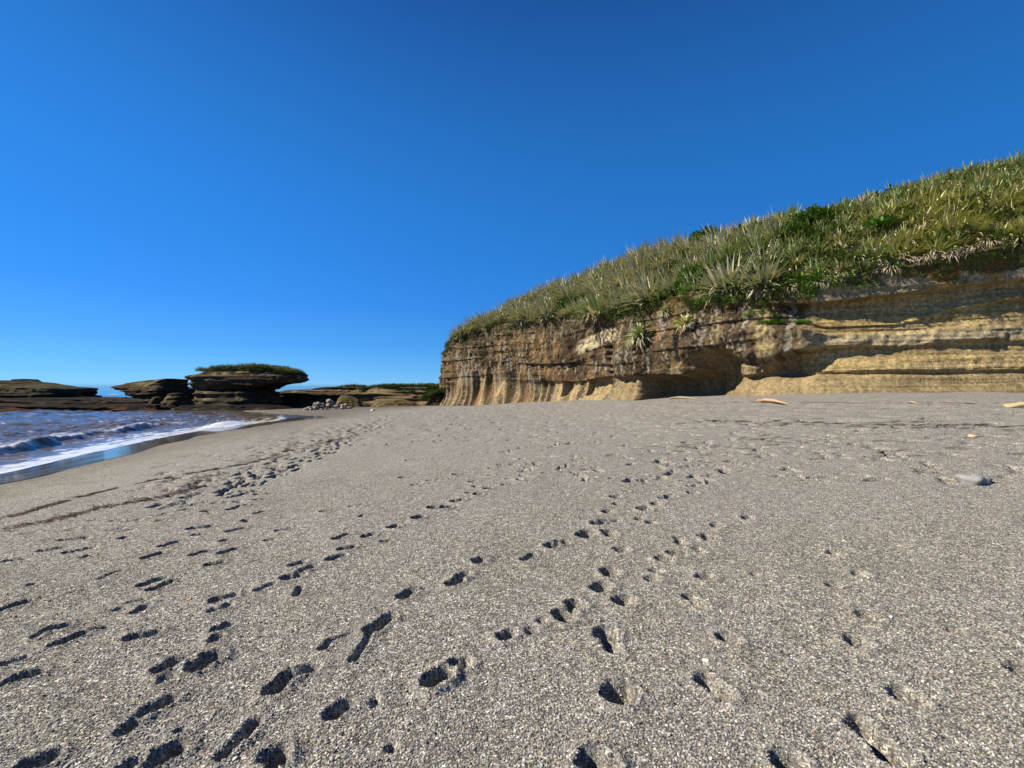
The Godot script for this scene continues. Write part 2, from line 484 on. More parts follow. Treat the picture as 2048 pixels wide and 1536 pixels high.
# ---------------------------------------------------------------- cliff
# Each station: its column in the photograph, its distance ahead, the skyline's row there, how far behind the rim the crest lies,
# then 17 levels from the foot to the rim as (row, metres out from the wall's line).
var stations := [
	[888, 52.0, 722, 1.0, [812,.5],[806,.2],[797,-.1],[789,-.2],[783,0],[776,.25],[771,.3],[767,.3],[763,.3],[759,.28],[755,.25],[751,.2],[752,.2],[749,.2],[747,.15],[744,.1],[741,.1]],
	[905, 48.3, 668, 1.2, [811,.7],[802,.4],[792,.15],[784,.1],[777,.1],[769,.12],[762,.15],[755,.15],[748,.15],[742,.12],[735,.12],[728,.1],[722,.15],[712,.15],[703,.12],[695,.1],[687,.05]],
	[930, 45.5, 645, 1.5, [810,.8],[800,.5],[788,.3],[778,.2],[768,.15],[760,.1],[750,.1],[742,.1],[735,.12],[728,.12],[722,.15],[715,.12],[708,.2],[698,.2],[690,.15],[681,.1],[673,.05]],
	[1000, 42.0, 606, 2.5, [808,.8],[798,.5],[785,.25],[775,.15],[765,.1],[757,.1],[745,.15],[735,.15],[728,.15],[722,.2],[715,.2],[707,.15],[702,.25],[687,.22],[675,.2],[664,.15],[653,.1]],
	[1080, 38.0, 572, 3.5, [805,.6],[795,.4],[785,.2],[775,.1],[768,.08],[762,.2],[750,.25],[740,.2],[733,.15],[728,.3],[715,.3],[702,.2],[696,.3],[678,.25],[663,.2],[651,.15],[642,.1]],
	[1150, 34.5, 540, 4.0, [802,.5],[792,.3],[780,.1],[772,0],[767,0],[763,.3],[750,.3],[738,.15],[728,.1],[724,.35],[705,.3],[695,.2],[688,.3],[675,.25],[660,.2],[650,.15],[643,.1]],
	[1215, 31.0, 516, 4.5, [799,.5],[785,.2],[770,0],[762,-.1],[757,-.1],[752,-.05],[740,-.1],[725,0],[716,-.1],[690,.1],[682,.15],[672,.1],[662,.1],[652,.05],[645,0],[640,0],[635,.05]],
	[1255, 29.0, 503, 5.0, [799,.9],[785,.55],[770,.25],[762,.05],[757,.15],[753,.75],[735,.9],[715,.85],[695,.6],[683,.35],[676,.2],[665,.2],[655,.15],[645,.1],[635,.05],[628,.05],[620,.1]],
	[1289, 27.4, 496, 5.4, [798,.9],[786,.45],[775,.3],[765,.2],[757,.1],[751,.65],[735,.7],[715,.65],[695,.55],[680,.4],[670,.3],[660,.3],[650,.3],[640,.2],[630,.1],[622,.1],[615,.2]],
	[1304, 26.8, 494, 5.5, [796,-1.7],[782,-2.0],[770,-2.1],[761,-1.8],[755,-.9],[750,.5],[735,.55],[715,.55],[695,.5],[680,.4],[670,.3],[660,.3],[650,.3],[640,.2],[630,.1],[622,.1],[615,.2]],
	[1365, 24.5, 488, 5.5, [794,-2.2],[782,-2.4],[768,-2.4],[759,-2.2],[752,-1.4],[748,.2],[735,.35],[710,.4],[690,.4],[670,.35],[663,.2],[655,.2],[645,.2],[630,.15],[615,.1],[602,.2],[595,.3]],
	[1420, 22.8, 468, 6.0, [788,-2.0],[772,-2.2],[752,-2.3],[742,-2.3],[727,-2.1],[714,-1.8],[703,-1.2],[695,.2],[680,.35],[665,.3],[660,.25],[650,.2],[640,.15],[625,.2],[615,.25],[605,.3],[600,.35]],
	[1490, 21.2, 442, 6.0, [786,.2],[764,-.2],[754,-.5],[749,.0],[735,-.05],[727,-.45],[718,0],[700,.45],[670,.7],[655,.6],[645,.5],[635,.55],[625,.4],[612,.4],[606,.55],[600,.5],[592,.5]],
	[1540, 20.4, 428, 6.2, [782,.4],[760,.0],[752,-.6],[748,-.7],[740,-.6],[728,.0],[715,.6],[668,.9],[660,.75],[650,.65],[645,.6],[635,.55],[625,.3],[615,.3],[608,.45],[597,.4],[585,.5]],
	[1600, 19.5, 418, 6.3, [779,.45],[758,.0],[750,-.7],[745,-.8],[730,-.85],[706,-.65],[701,.65],[658,.7],[655,.25],[645,-.1],[640,-.15],[634,-.3],[625,-.4],[612,-.35],[608,.35],[590,.4],[572,.4]],
	[1660, 18.8, 410, 6.5, [780,.4],[758,.05],[748,-.3],[741,-.18],[720,-.45],[697,-.55],[689,0],[668,-.05],[664,-.38],[655,-.42],[651,-.28],[640,-.38],[625,-.55],[606,-.48],[602,.1],[580,.15],[565,.3]],
	[1800, 17.8, 365, 6.5, [783,.3],[768,.05],[748,-.18],[738,-.09],[715,-.24],[696,-.4],[689,-.2],[670,-.26],[660,-.48],[648,-.54],[646,-.42],[640,-.58],[615,-.68],[589,-.6],[586,-.05],[560,.05],[537,.25]],
	[2048, 16.8, 303, 7.0, [785,.3],[765,.05],[744,-.15],[734,-.06],[710,-.2],[688,-.36],[671,-.2],[656,-.25],[638,-.42],[619,-.52],[598,-.6],[594,-.3],[575,-.6],[559,-.5],[556,-.02],[530,.05],[490,.25]],
]
const LEVELS := 17
var plan := PackedVector2Array()       # x, distance ahead
var lev_y := []                        # per station heights
var lev_o := []
var st_px := PackedFloat32Array()
var crest_h := PackedFloat32Array()
var crest_b := PackedFloat32Array()
var s_len := 0.0
var s_tab := PackedFloat32Array()      # arc length at every 1/40 station

func cat(a, b, c, d, t: float):
	return 0.5 * ((2.0 * b) + (c - a) * t + (2.0 * a - 5.0 * b + 4.0 * c - d) * t * t + (3.0 * b - a - 3.0 * c + d) * t * t * t)

func plan_at(t: float) -> Vector2:
	var n := plan.size()
	var i := clampi(int(t), 0, n - 2)
	return cat(plan[maxi(i - 1, 0)], plan[i], plan[i + 1], plan[mini(i + 2, n - 1)], t - i)

func out_at(t: float) -> Vector2:
	var e := (plan_at(t + 0.02) - plan_at(t - 0.02)).normalized()
	return Vector2(e.y, -e.x)

func setup_cliff() -> void:
	var first: Array = stations[0]
	for extra: Array in [[6.0, 66.0], [-5.5, 58.0]]:
		plan.append(Vector2(extra[0], extra[1]))
		add_levels(first, 830)
	for s: Array in stations:
		plan.append(Vector2((s[0] - MID.x) / FOCAL * s[1], s[1]))
		add_levels(s, s[0])
	for extra: Array in [[26.0, 15.9], [34.0, 13.2], [44.0, 7.0], [53.0, -4.0], [57.0, -18.0]]:
		plan.append(Vector2(extra[0], extra[1]))
		add_levels(stations[stations.size() - 1], 2048 + extra[0] * 8.0)
	for k in plan.size():
		var b := crest_b[k]
		var n := out_at(clampf(k, 0.03, plan.size() - 1.03))
		var p := plan[k] - n * b
		crest_h.append(0.0)
		var px := maxf(MID.x + p.x / maxf(p.y, 4.0) * FOCAL, 888)
		var row := 303.0 - 0.25 * (minf(px, 2300) - 2048)
		for i in stations.size() - 1:
			if px >= stations[i][0] and px <= stations[i + 1][0]:
				row = lerpf(stations[i][2], stations[i + 1][2], (px - stations[i][0]) / float(stations[i + 1][0] - stations[i][0]))
		var dep := p.y if px < 2300 else 20.0
		crest_h[k] = maxf(EYE + (MID.y - row) / FOCAL * dep - (1.2 if px < 1300 else 0.78), lev_y[k][LEVELS - 1] + 0.2)
	var last := plan_at(0)
	for k in (plan.size() - 1) * 40 + 1:
		var p := plan_at(k / 40.0)
		s_len += p.distance_to(last)
		s_tab.append(s_len)
		last = p

func add_levels(s: Array, px: float) -> void:
	var ys := PackedFloat32Array()
	var os := PackedFloat32Array()
	for k in LEVELS:
		ys.append(EYE + (MID.y - s[4 + k][0]) / FOCAL * s[1])
		os.append(s[4 + k][1])
	lev_y.append(ys)
	lev_o.append(os)
	st_px.append(px)
	crest_b.append(s[3])

# height and offset of level u at t
func level(t: float, u: float) -> Vector2:
	var i := clampi(int(t), 0, plan.size() - 2)
	var f := t - i
	f = f * f * (3.0 - 2.0 * f) * 0.5 + f * 0.5
	var k := clampi(int(u), 0, LEVELS - 2)
	var w := u - k
	var y0: float = lerpf(lev_y[i][k], lev_y[i + 1][k], f)
	var y1: float = lerpf(lev_y[i][k + 1], lev_y[i + 1][k + 1], f)
	var o0: float = lerpf(lev_o[i][k], lev_o[i + 1][k], f)
	var o1: float = lerpf(lev_o[i][k + 1], lev_o[i + 1][k + 1], f)
	return Vector2(lerpf(y0, y1, w), lerpf(o0, o1, w))

func px_at(t: float) -> float:
	var i := clampi(int(t), 0, plan.size() - 2)
	return lerpf(st_px[i], st_px[i + 1], t - i)

func t_of_px(px: float) -> float:
	for i in st_px.size() - 1:
		if px >= st_px[i] and px <= st_px[i + 1]:
			return i + (px - st_px[i]) / (st_px[i + 1] - st_px[i])
	return 0.0

func s_of_t(t: float) -> float:
	var f := clampf(t, 0, plan.size() - 1.001) * 40.0
	var i := int(f)
	return lerpf(s_tab[i], s_tab[mini(i + 1, s_tab.size() - 1)], f - i)

func hill_height(t: float, b: float) -> float:
	var i := clampi(int(t), 0, plan.size() - 2)
	var f := t - i
	var rim: float = lerpf(lev_y[i][LEVELS - 1], lev_y[i + 1][LEVELS - 1], f)
	var top := lerpf(crest_h[i], crest_h[i + 1], f)
	var cb := lerpf(crest_b[i], crest_b[i + 1], f)
	var w := clampf(b / cb, 0.0, 1.0)
	return lerpf(rim, top, w * (1.35 - 0.35 * w)) + clampf(b - cb, 0.0, 8.0) * 0.06 + 0.15 * soft.get_noise_2d(t * 160.0, b * 40.0) * smooth(0.0, 1.5, b)

func hill_point(t: float, b: float) -> Vector3:
	var p := plan_at(t) - out_at(t) * b
	return Vector3(p.x, hill_height(t, b), -p.y)

func stone_color(px: float, s: float, u: float, y: float, hollow: float) -> Color:
	var streak := soft.get_noise_2d(s * 70.0, y * 6.0)
	var fine := soft.get_noise_2d(s * 260.0, y * 22.0 + 500.0)
	var lam := soft.get_noise_2d(s * 14.0, y * 330.0)
	var blot := rough.get_noise_2d(s * 14.0 + 900.0, y * 18.0)
	var alcove := smooth(1585, 1645, px + 25.0 * blot)
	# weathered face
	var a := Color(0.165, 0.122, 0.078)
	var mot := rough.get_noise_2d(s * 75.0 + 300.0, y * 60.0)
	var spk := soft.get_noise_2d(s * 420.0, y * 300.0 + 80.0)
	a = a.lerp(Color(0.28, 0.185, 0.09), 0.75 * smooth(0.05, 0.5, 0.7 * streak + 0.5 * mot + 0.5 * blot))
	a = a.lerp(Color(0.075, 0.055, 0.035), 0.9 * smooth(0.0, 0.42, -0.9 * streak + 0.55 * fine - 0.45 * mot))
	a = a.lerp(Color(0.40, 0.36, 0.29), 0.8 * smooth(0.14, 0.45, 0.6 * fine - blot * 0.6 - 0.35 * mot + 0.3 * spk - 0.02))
	if px < 1215:
		a = a.lerp(Color(0.27, 0.12, 0.07), 0.55 * smooth(0.0, 0.4, blot) * smooth(8.0, 4.0, u))
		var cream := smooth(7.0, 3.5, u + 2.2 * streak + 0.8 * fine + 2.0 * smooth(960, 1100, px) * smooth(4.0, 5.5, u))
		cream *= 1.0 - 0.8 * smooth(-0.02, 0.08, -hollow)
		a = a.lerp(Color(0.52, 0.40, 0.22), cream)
	if px > 1100 and px < 1260:
		var patch := smooth(1158, 1170, px + 8 * blot) * smooth(1236, 1226, px + 8 * blot) * smooth(9.4, 9.8, u) * smooth(12.6, 12.1, u)
		a = a.lerp(Color(0.62, 0.54, 0.36), patch * smooth(-0.45, -0.1, fine + 0.5 * mot + 0.25))
	if px > 1215 and px < 1490:
		var cave := smooth(5.2, 4.2, u) if px < 1380 else smooth(7.2, 6.4, u)
		a = a.lerp(Color(0.34, 0.265, 0.15), cave * smooth(1215, 1240, px))
	if px > 1440:
		var pale := smooth(0.1, 0.5, streak + 0.25 + 0.3 * blot) * smooth(5.0, 6.5, u) * smooth(13.0, 11.5, u)
		a = a.lerp(Color(0.50, 0.39, 0.2), 0.75 * pale)
		a = a.lerp(Color(0.38, 0.29, 0.165), smooth(5.6, 4.6, u))
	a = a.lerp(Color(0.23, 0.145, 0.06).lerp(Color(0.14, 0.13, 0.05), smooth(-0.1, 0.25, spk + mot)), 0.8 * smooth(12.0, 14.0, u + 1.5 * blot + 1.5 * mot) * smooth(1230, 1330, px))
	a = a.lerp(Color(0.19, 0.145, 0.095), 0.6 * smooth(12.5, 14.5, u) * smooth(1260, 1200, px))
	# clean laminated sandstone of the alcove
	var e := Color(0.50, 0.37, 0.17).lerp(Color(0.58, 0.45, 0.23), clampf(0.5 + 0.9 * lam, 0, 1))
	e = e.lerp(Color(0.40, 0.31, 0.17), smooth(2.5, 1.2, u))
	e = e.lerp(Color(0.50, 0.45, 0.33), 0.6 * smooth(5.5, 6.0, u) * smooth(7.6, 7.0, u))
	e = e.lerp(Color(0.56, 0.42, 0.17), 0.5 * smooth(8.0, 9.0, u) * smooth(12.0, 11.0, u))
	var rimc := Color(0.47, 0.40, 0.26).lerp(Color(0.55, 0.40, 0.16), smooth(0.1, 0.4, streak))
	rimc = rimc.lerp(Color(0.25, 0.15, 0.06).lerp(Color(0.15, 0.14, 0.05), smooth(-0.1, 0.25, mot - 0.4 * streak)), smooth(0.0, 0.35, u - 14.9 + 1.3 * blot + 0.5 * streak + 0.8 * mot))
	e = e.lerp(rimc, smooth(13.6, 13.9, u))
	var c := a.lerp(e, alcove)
	# moss and lichen below the rim
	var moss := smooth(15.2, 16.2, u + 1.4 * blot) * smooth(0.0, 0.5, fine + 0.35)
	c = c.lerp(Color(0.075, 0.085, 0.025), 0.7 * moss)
	var tone := 1.0 + 0.16 * fine + 0.15 * blot + 0.22 * spk + 0.25 * mot
	return Color(c.r * tone, c.g * tone, c.b * tone)

func cliff_vertex(t: float, u: float) -> Array:
	var s := s_of_t(t)
	var px := px_at(t)
	var lv := level(t, clampf(u, 0.0, LEVELS - 1.0))
	var y := lv.x
	var o := lv.y
	if u < 0.0:
		y += u * 1.2
		o -= u * 0.35
	var alcove := smooth(1585, 1640, px)
	var inner := 1.0 - alcove
	var fade := smooth(16.0, 15.0, u)
	var hollow := 0.0
	# flutes worn into the foot of the left face
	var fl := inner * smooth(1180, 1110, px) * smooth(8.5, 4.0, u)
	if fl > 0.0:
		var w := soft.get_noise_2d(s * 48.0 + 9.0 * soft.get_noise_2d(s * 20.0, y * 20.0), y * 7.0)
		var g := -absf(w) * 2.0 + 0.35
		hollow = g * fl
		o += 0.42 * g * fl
	# buttresses, blocks and bedding
	var calm := 1.0 - 0.7 * fl
	o += inner * calm * (0.35 * soft.get_noise_2d(s * 16.0, y * 8.0 + 60.0) + 0.20 * rough.get_noise_2d(s * 40.0, y * 40.0) + 0.16 * rough.get_noise_2d(s * 120.0 + 50.0, y * 90.0) + 0.07 * soft.get_noise_2d(s * 140.0, y * 60.0) + 0.035 * soft.get_noise_2d(s * 380.0, y * 320.0)) * smooth(-0.5, 1.5, u)
	var bed := soft.get_noise_2d(s * 7.0, y * 110.0 + 200.0)
	o += inner * 0.10 * (smooth(-0.1, 0.1, bed) - 0.5) * smooth(4.0, 6.0, u)
	# laminae of the alcove: fine steps, thin and wavering
	var lam := soft.get_noise_2d(s * 10.0, y * 260.0)
	o += alcove * fade * (0.045 * lam + 0.022 * soft.get_noise_2d(s * 26.0, y * 620.0) + 0.07 * rough.get_noise_2d(s * 8.0, y * 14.0) + 0.02 * rough.get_noise_2d(s * 110.0, y * 160.0))
	var ledge := smooth(5.6, 6.0, u) * smooth(8.2, 7.6, u) + 0.6 * smooth(2.6, 2.9, u) * smooth(4.2, 3.4, u)
	o += alcove * ledge * (0.16 * rough.get_noise_2d(s * 40.0, y * 60.0) + 0.05 * soft.get_noise_2d(s * 210.0, y * 210.0))
	o += alcove * smooth(13.7, 13.9, u) * (0.22 * rough.get_noise_2d(s * 26.0, y * 16.0) + 0.12 * soft.get_noise_2d(s * 60.0, y * 20.0))
	# the cleft in the overhang, and the weathered steps beside the bulge
	o -= 0.55 * exp(-((px - 1366.0) / 2.6) ** 2) * smooth(6.0, 7.0, u) * smooth(13.0, 12.0, u)
	o -= 0.35 * exp(-((px - 1216.0) / 6.0) ** 2) * smooth(4.0, 5.0, u) * smooth(10.0, 9.0, u) * (1.0 if fmod(y * 2.1 + 20.0, 1.0) < 0.5 else 0.25)
	# notches between the little piers at the foot
	if px > 1090 and px < 1225:
		var pier := soft.get_noise_2d(s * 55.0, 7.0)
		o -= 0.55 * smooth(0.0, 0.12, pier) * smooth(5.0, 4.4, u) * smooth(0.6, 1.2, u)
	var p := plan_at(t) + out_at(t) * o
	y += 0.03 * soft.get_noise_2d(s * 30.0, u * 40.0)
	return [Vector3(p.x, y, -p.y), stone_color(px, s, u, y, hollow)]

func turf_color(t: float, b: float) -> Color:
	# litter of straw-coloured dead leaves with green growing through it
	return Color(0.30, 0.245, 0.15).lerp(Color(0.13, 0.16, 0.05), smooth(-0.15, 0.2, rough.get_noise_2d(t * 300.0, b * 60.0)))

func make_cliff() -> void:
	# columns close together where the photograph shows the face, rows close together where it shows ledges
	var ts := PackedFloat32Array()
	var t := 0.05
	while t < plan.size() - 1.05:
		ts.append(t)
		var p := plan_at(t)
		var px := px_at(t)
		var gap := 0.045 if px > 1380 and px < 2100 else 0.065 if px > 1000 and px <= 1380 else 0.08 if px > 870 and px <= 1000 else 0.22
		var speed := plan_at(t + 0.01).distance_to(p) / 0.01
		t += gap / maxf(speed, 0.2)
	var us := PackedFloat32Array()
	for k in 4: us.append(-1.0 + k * 0.25)
	for k in LEVELS - 1:
		var n := 11 if k in [5, 6, 10, 13] else 13
		for q in n: us.append(k + q / float(n))
	us.append(LEVELS - 1.0)
	var nx := ts.size()
	var ny := us.size() + 3
	var v := PackedVector3Array()
	var c := PackedColorArray()
	v.resize(nx * ny)
	c.resize(nx * ny)
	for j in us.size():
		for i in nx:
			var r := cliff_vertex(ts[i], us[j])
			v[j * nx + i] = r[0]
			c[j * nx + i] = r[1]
	for e in 3:
		for i in nx:
			var b: float = [0.3, 1.0, 2.2][e]
			var q := hill_point(ts[i], b)
			q.y -= 0.03
			v[(us.size() + e) * nx + i] = q
			c[(us.size() + e) * nx + i] = turf_color(ts[i], b)
	var o := obj("cliff", sheet(v, c, nx, ny), mats.sandstone)
	tag(o, "layered brown and tan sandstone cliff with undercut ledges", "", "", "structure")
	print("cliff ", nx, " x ", ny, "  ", Time.get_ticks_msec())
	# the slope above
	var hn := (plan.size() - 1) * 12
	var bs := [0.2, 0.6, 1.1, 1.7, 2.4, 3.2, 4.0, 5.0, 6.0, 7.0, 8.0, 9.5, 11.0]
	v = PackedVector3Array()
	c = PackedColorArray()
	for b: float in bs:
		for i in hn:
			var tt := 0.1 + i * (plan.size() - 1.3) / hn
			var lim := 1.0
			if tt < 5.0: lim = 0.35
			v.append(hill_point(tt, b * lim))
			c.append(turf_color(tt, b))
	o = obj("hillside", sheet(v, c, hn, bs.size()), mats.soil)
	tag(o, "turf and leaf litter slope under the flax above the cliff", "", "", "structure")

# ---------------------------------------------------------------- plants
func ribbon(st: Dictionary, foot: Vector3, dir: Vector3, length: float, width: float, droop: float, c0: Color, c1: Color, segs := 5, lift := 0.0) -> void:
	# one strap leaf, folded along its keel, arching over by droop
	var v: PackedVector3Array = st.v
	var n: PackedVector3Array = st.n
	var c: PackedColorArray = st.c
	var idx: PackedInt32Array = st.i
	var p := foot
	var d := dir.normalized()
	var side := d.cross(Vector3.UP)
	if side.length() < 0.1: side = Vector3.RIGHT
	side = side.normalized()
	var first := v.size()
	for k in segs + 1:
		var w := float(k) / segs
		var half := width * 0.5 * (0.55 + 0.9 * w * (1.0 - w) * 1.6) * (1.0 - smooth(0.6, 1.0, w) * 0.93)
		var up := side.cross(d).normalized()
		v.append(p - side * half + up * half * 0.5)
		v.append(p)
		v.append(p + side * half + up * half * 0.5)
		n.append((up + side * 0.45).normalized())
		n.append(up)
		n.append((up - side * 0.45).normalized())
		var col := c0.lerp(c1, w)
		for q in 3: c.append(col)
		p += d * (length / segs)
		d = (d + Vector3.DOWN * droop * (0.35 + w) / segs * 2.0 + Vector3.UP * lift / segs).normalized()
	for k in segs:
		var a := first + k * 3
		for q in 2:
			idx.append_array(PackedInt32Array([a + q, a + q + 3, a + q + 1, a + q + 1, a + q + 3, a + q + 4]))
	st.v = v; st.n = n; st.c = c; st.i = idx

func fresh() -> Dictionary:
	return {"v": PackedVector3Array(), "n": PackedVector3Array(), "c": PackedColorArray(), "i": PackedInt32Array()}

func built(st: Dictionary) -> ArrayMesh:
	return array_mesh(st.v, st.n, st.c, st.i)

var flax_green := []
var flax_dry := []
const FLAX_KINDS := 12     # 0-2 silvery, 3-5 green, 6-8 yellowish; 9-11 large clumps of many blades, the last one green

func make_flax_meshes() -> void:
	rng.seed = 4242
	for kind in FLAX_KINDS:
		var large := kind > 8
		var fam := kind / 3 if not large else kind / 11
		var g := fresh()
		var leaves := 165 if large else 150
		for k in leaves:
			var az := rng.randf_range(0, TAU)
			var tilt := acos(1.0 - 0.97 * rng.randf())
			var dir := Vector3(cos(az) * sin(tilt), cos(tilt), sin(az) * sin(tilt))
			var foot := Vector3(cos(az), 0, sin(az)) * rng.randf_range(0.02, 0.42 if large else 0.28) + Vector3.UP * rng.randf_range(-0.1, 0.25)
			var m := rng.randf_range(0.85, 1.45)
			var c1: Color = [Color(0.27, 0.285, 0.195), Color(0.185, 0.235, 0.095), Color(0.26, 0.265, 0.085)][fam] * m
			if rng.randf() < 0.2: c1 = Color(0.38, 0.32, 0.20) * m      # a withered blade
			ribbon(g, foot, dir, rng.randf_range(0.75, 1.08) if large else rng.randf_range(0.55, 0.98), rng.randf_range(0.055, 0.085) * (1.0 if large else 1.15), rng.randf_range(0.0, 0.28 if large else 0.5) * (0.2 + tilt), c1, c1)
		flax_green.append(built(g))
		g = fresh()
		for k in (110 if large else 64):
			var az := rng.randf_range(0, TAU)
			var tilt := rng.randf_range(1.15, 1.9)
			var dir := Vector3(cos(az) * sin(tilt), cos(tilt), sin(az) * sin(tilt))
			var m := rng.randf_range(0.7, 1.2)
			ribbon(g, Vector3(cos(az), 0, sin(az)) * rng.randf_range(0.08, 0.3) + Vector3.UP * rng.randf_range(-0.05, 0.2), dir, rng.randf_range(0.5, 1.0) * (0.72 if large else 1.0), rng.randf_range(0.04, 0.065) * (0.75 if large else 1.0), rng.randf_range(0.9, 1.9), Color(0.34, 0.285, 0.20) * m, Color(0.34, 0.285, 0.20) * m, 5)
		flax_dry.append(built(g))

func flax(called: String, kind: int, where: Vector3, size: float, turn: float, lean: Vector3, label: String, group: String, dry := true) -> Node3D:
	var o := base(called, where)
	o.basis = Basis(Quaternion(Vector3.UP, (Vector3.UP + lean).normalized())) * Basis(Vector3.UP, turn) * Basis.from_scale(Vector3.ONE * size)
	var g := obj("leaf_blades", flax_green[kind], mats.flax_leaf, o)
	g.set_meta("kind", "stuff")
	if dry:
		g = obj("dry_skirt", flax_dry[kind], mats.dry_leaf, o)
		g.set_meta("kind", "stuff")
	tag(o, label, "flax plant", group)
	return o

func tuft_mesh(seed_: int, c0: Color, c1: Color, n: int, l: float, w: float) -> ArrayMesh:
	rng.seed = seed_
	var g := fresh()
	for k in n:
		var az := rng.randf_range(0, TAU)
		var tilt := rng.randf_range(0.1, 1.2)
		var m := rng.randf_range(0.7, 1.3)
		ribbon(g, Vector3(cos(az), 0, sin(az)) * rng.randf_range(0, 0.18), Vector3(cos(az) * sin(tilt), cos(tilt), sin(az) * sin(tilt)), l * rng.randf_range(0.6, 1.1), w, rng.randf_range(0.3, 1.2), c0.lerp(c1, 0.6) * m, c0.lerp(c1, 0.6) * m, 3)
	return built(g)

func leafy_mesh(seed_: int, c0: Color, c1: Color, n: int, r: float) -> ArrayMesh:
	# a low cushion of small leaves
	rng.seed = seed_
	var g := fresh()
	for k in n:
		var p := Vector3(rng.randfn(), absf(rng.randfn()) * 0.6, rng.randfn()).limit_length(1.6) * r * 0.62
		var d := (p + Vector3(rng.randfn(), rng.randfn() + 0.6, rng.randfn()) * r * 0.5).normalized()
		var m := rng.randf_range(0.7, 1.3)
		var c := c0.lerp(c1, rng.randf()) * m
		ribbon(g, p, d, rng.randf_range(0.10, 0.2) * r / 0.4, 0.075 * r / 0.4, 0.5, c, c, 2)
	return built(g)

func scatter(called: String, mesh: Mesh, mat: Material, places: Array, label: String, category: String) -> MultiMeshInstance3D:
	var mm := MultiMesh.new()
	mm.transform_format = MultiMesh.TRANSFORM_3D
	mm.mesh = mesh
	mm.instance_count = places.size()
	for k in places.size(): mm.set_instance_transform(k, places[k])
	var o := MultiMeshInstance3D.new()
	o.multimesh = mm
	o.material_override = mat
	o.name = numbered(called)
	add_child(o)
	tag(o, label, category, "", "stuff")
	return o

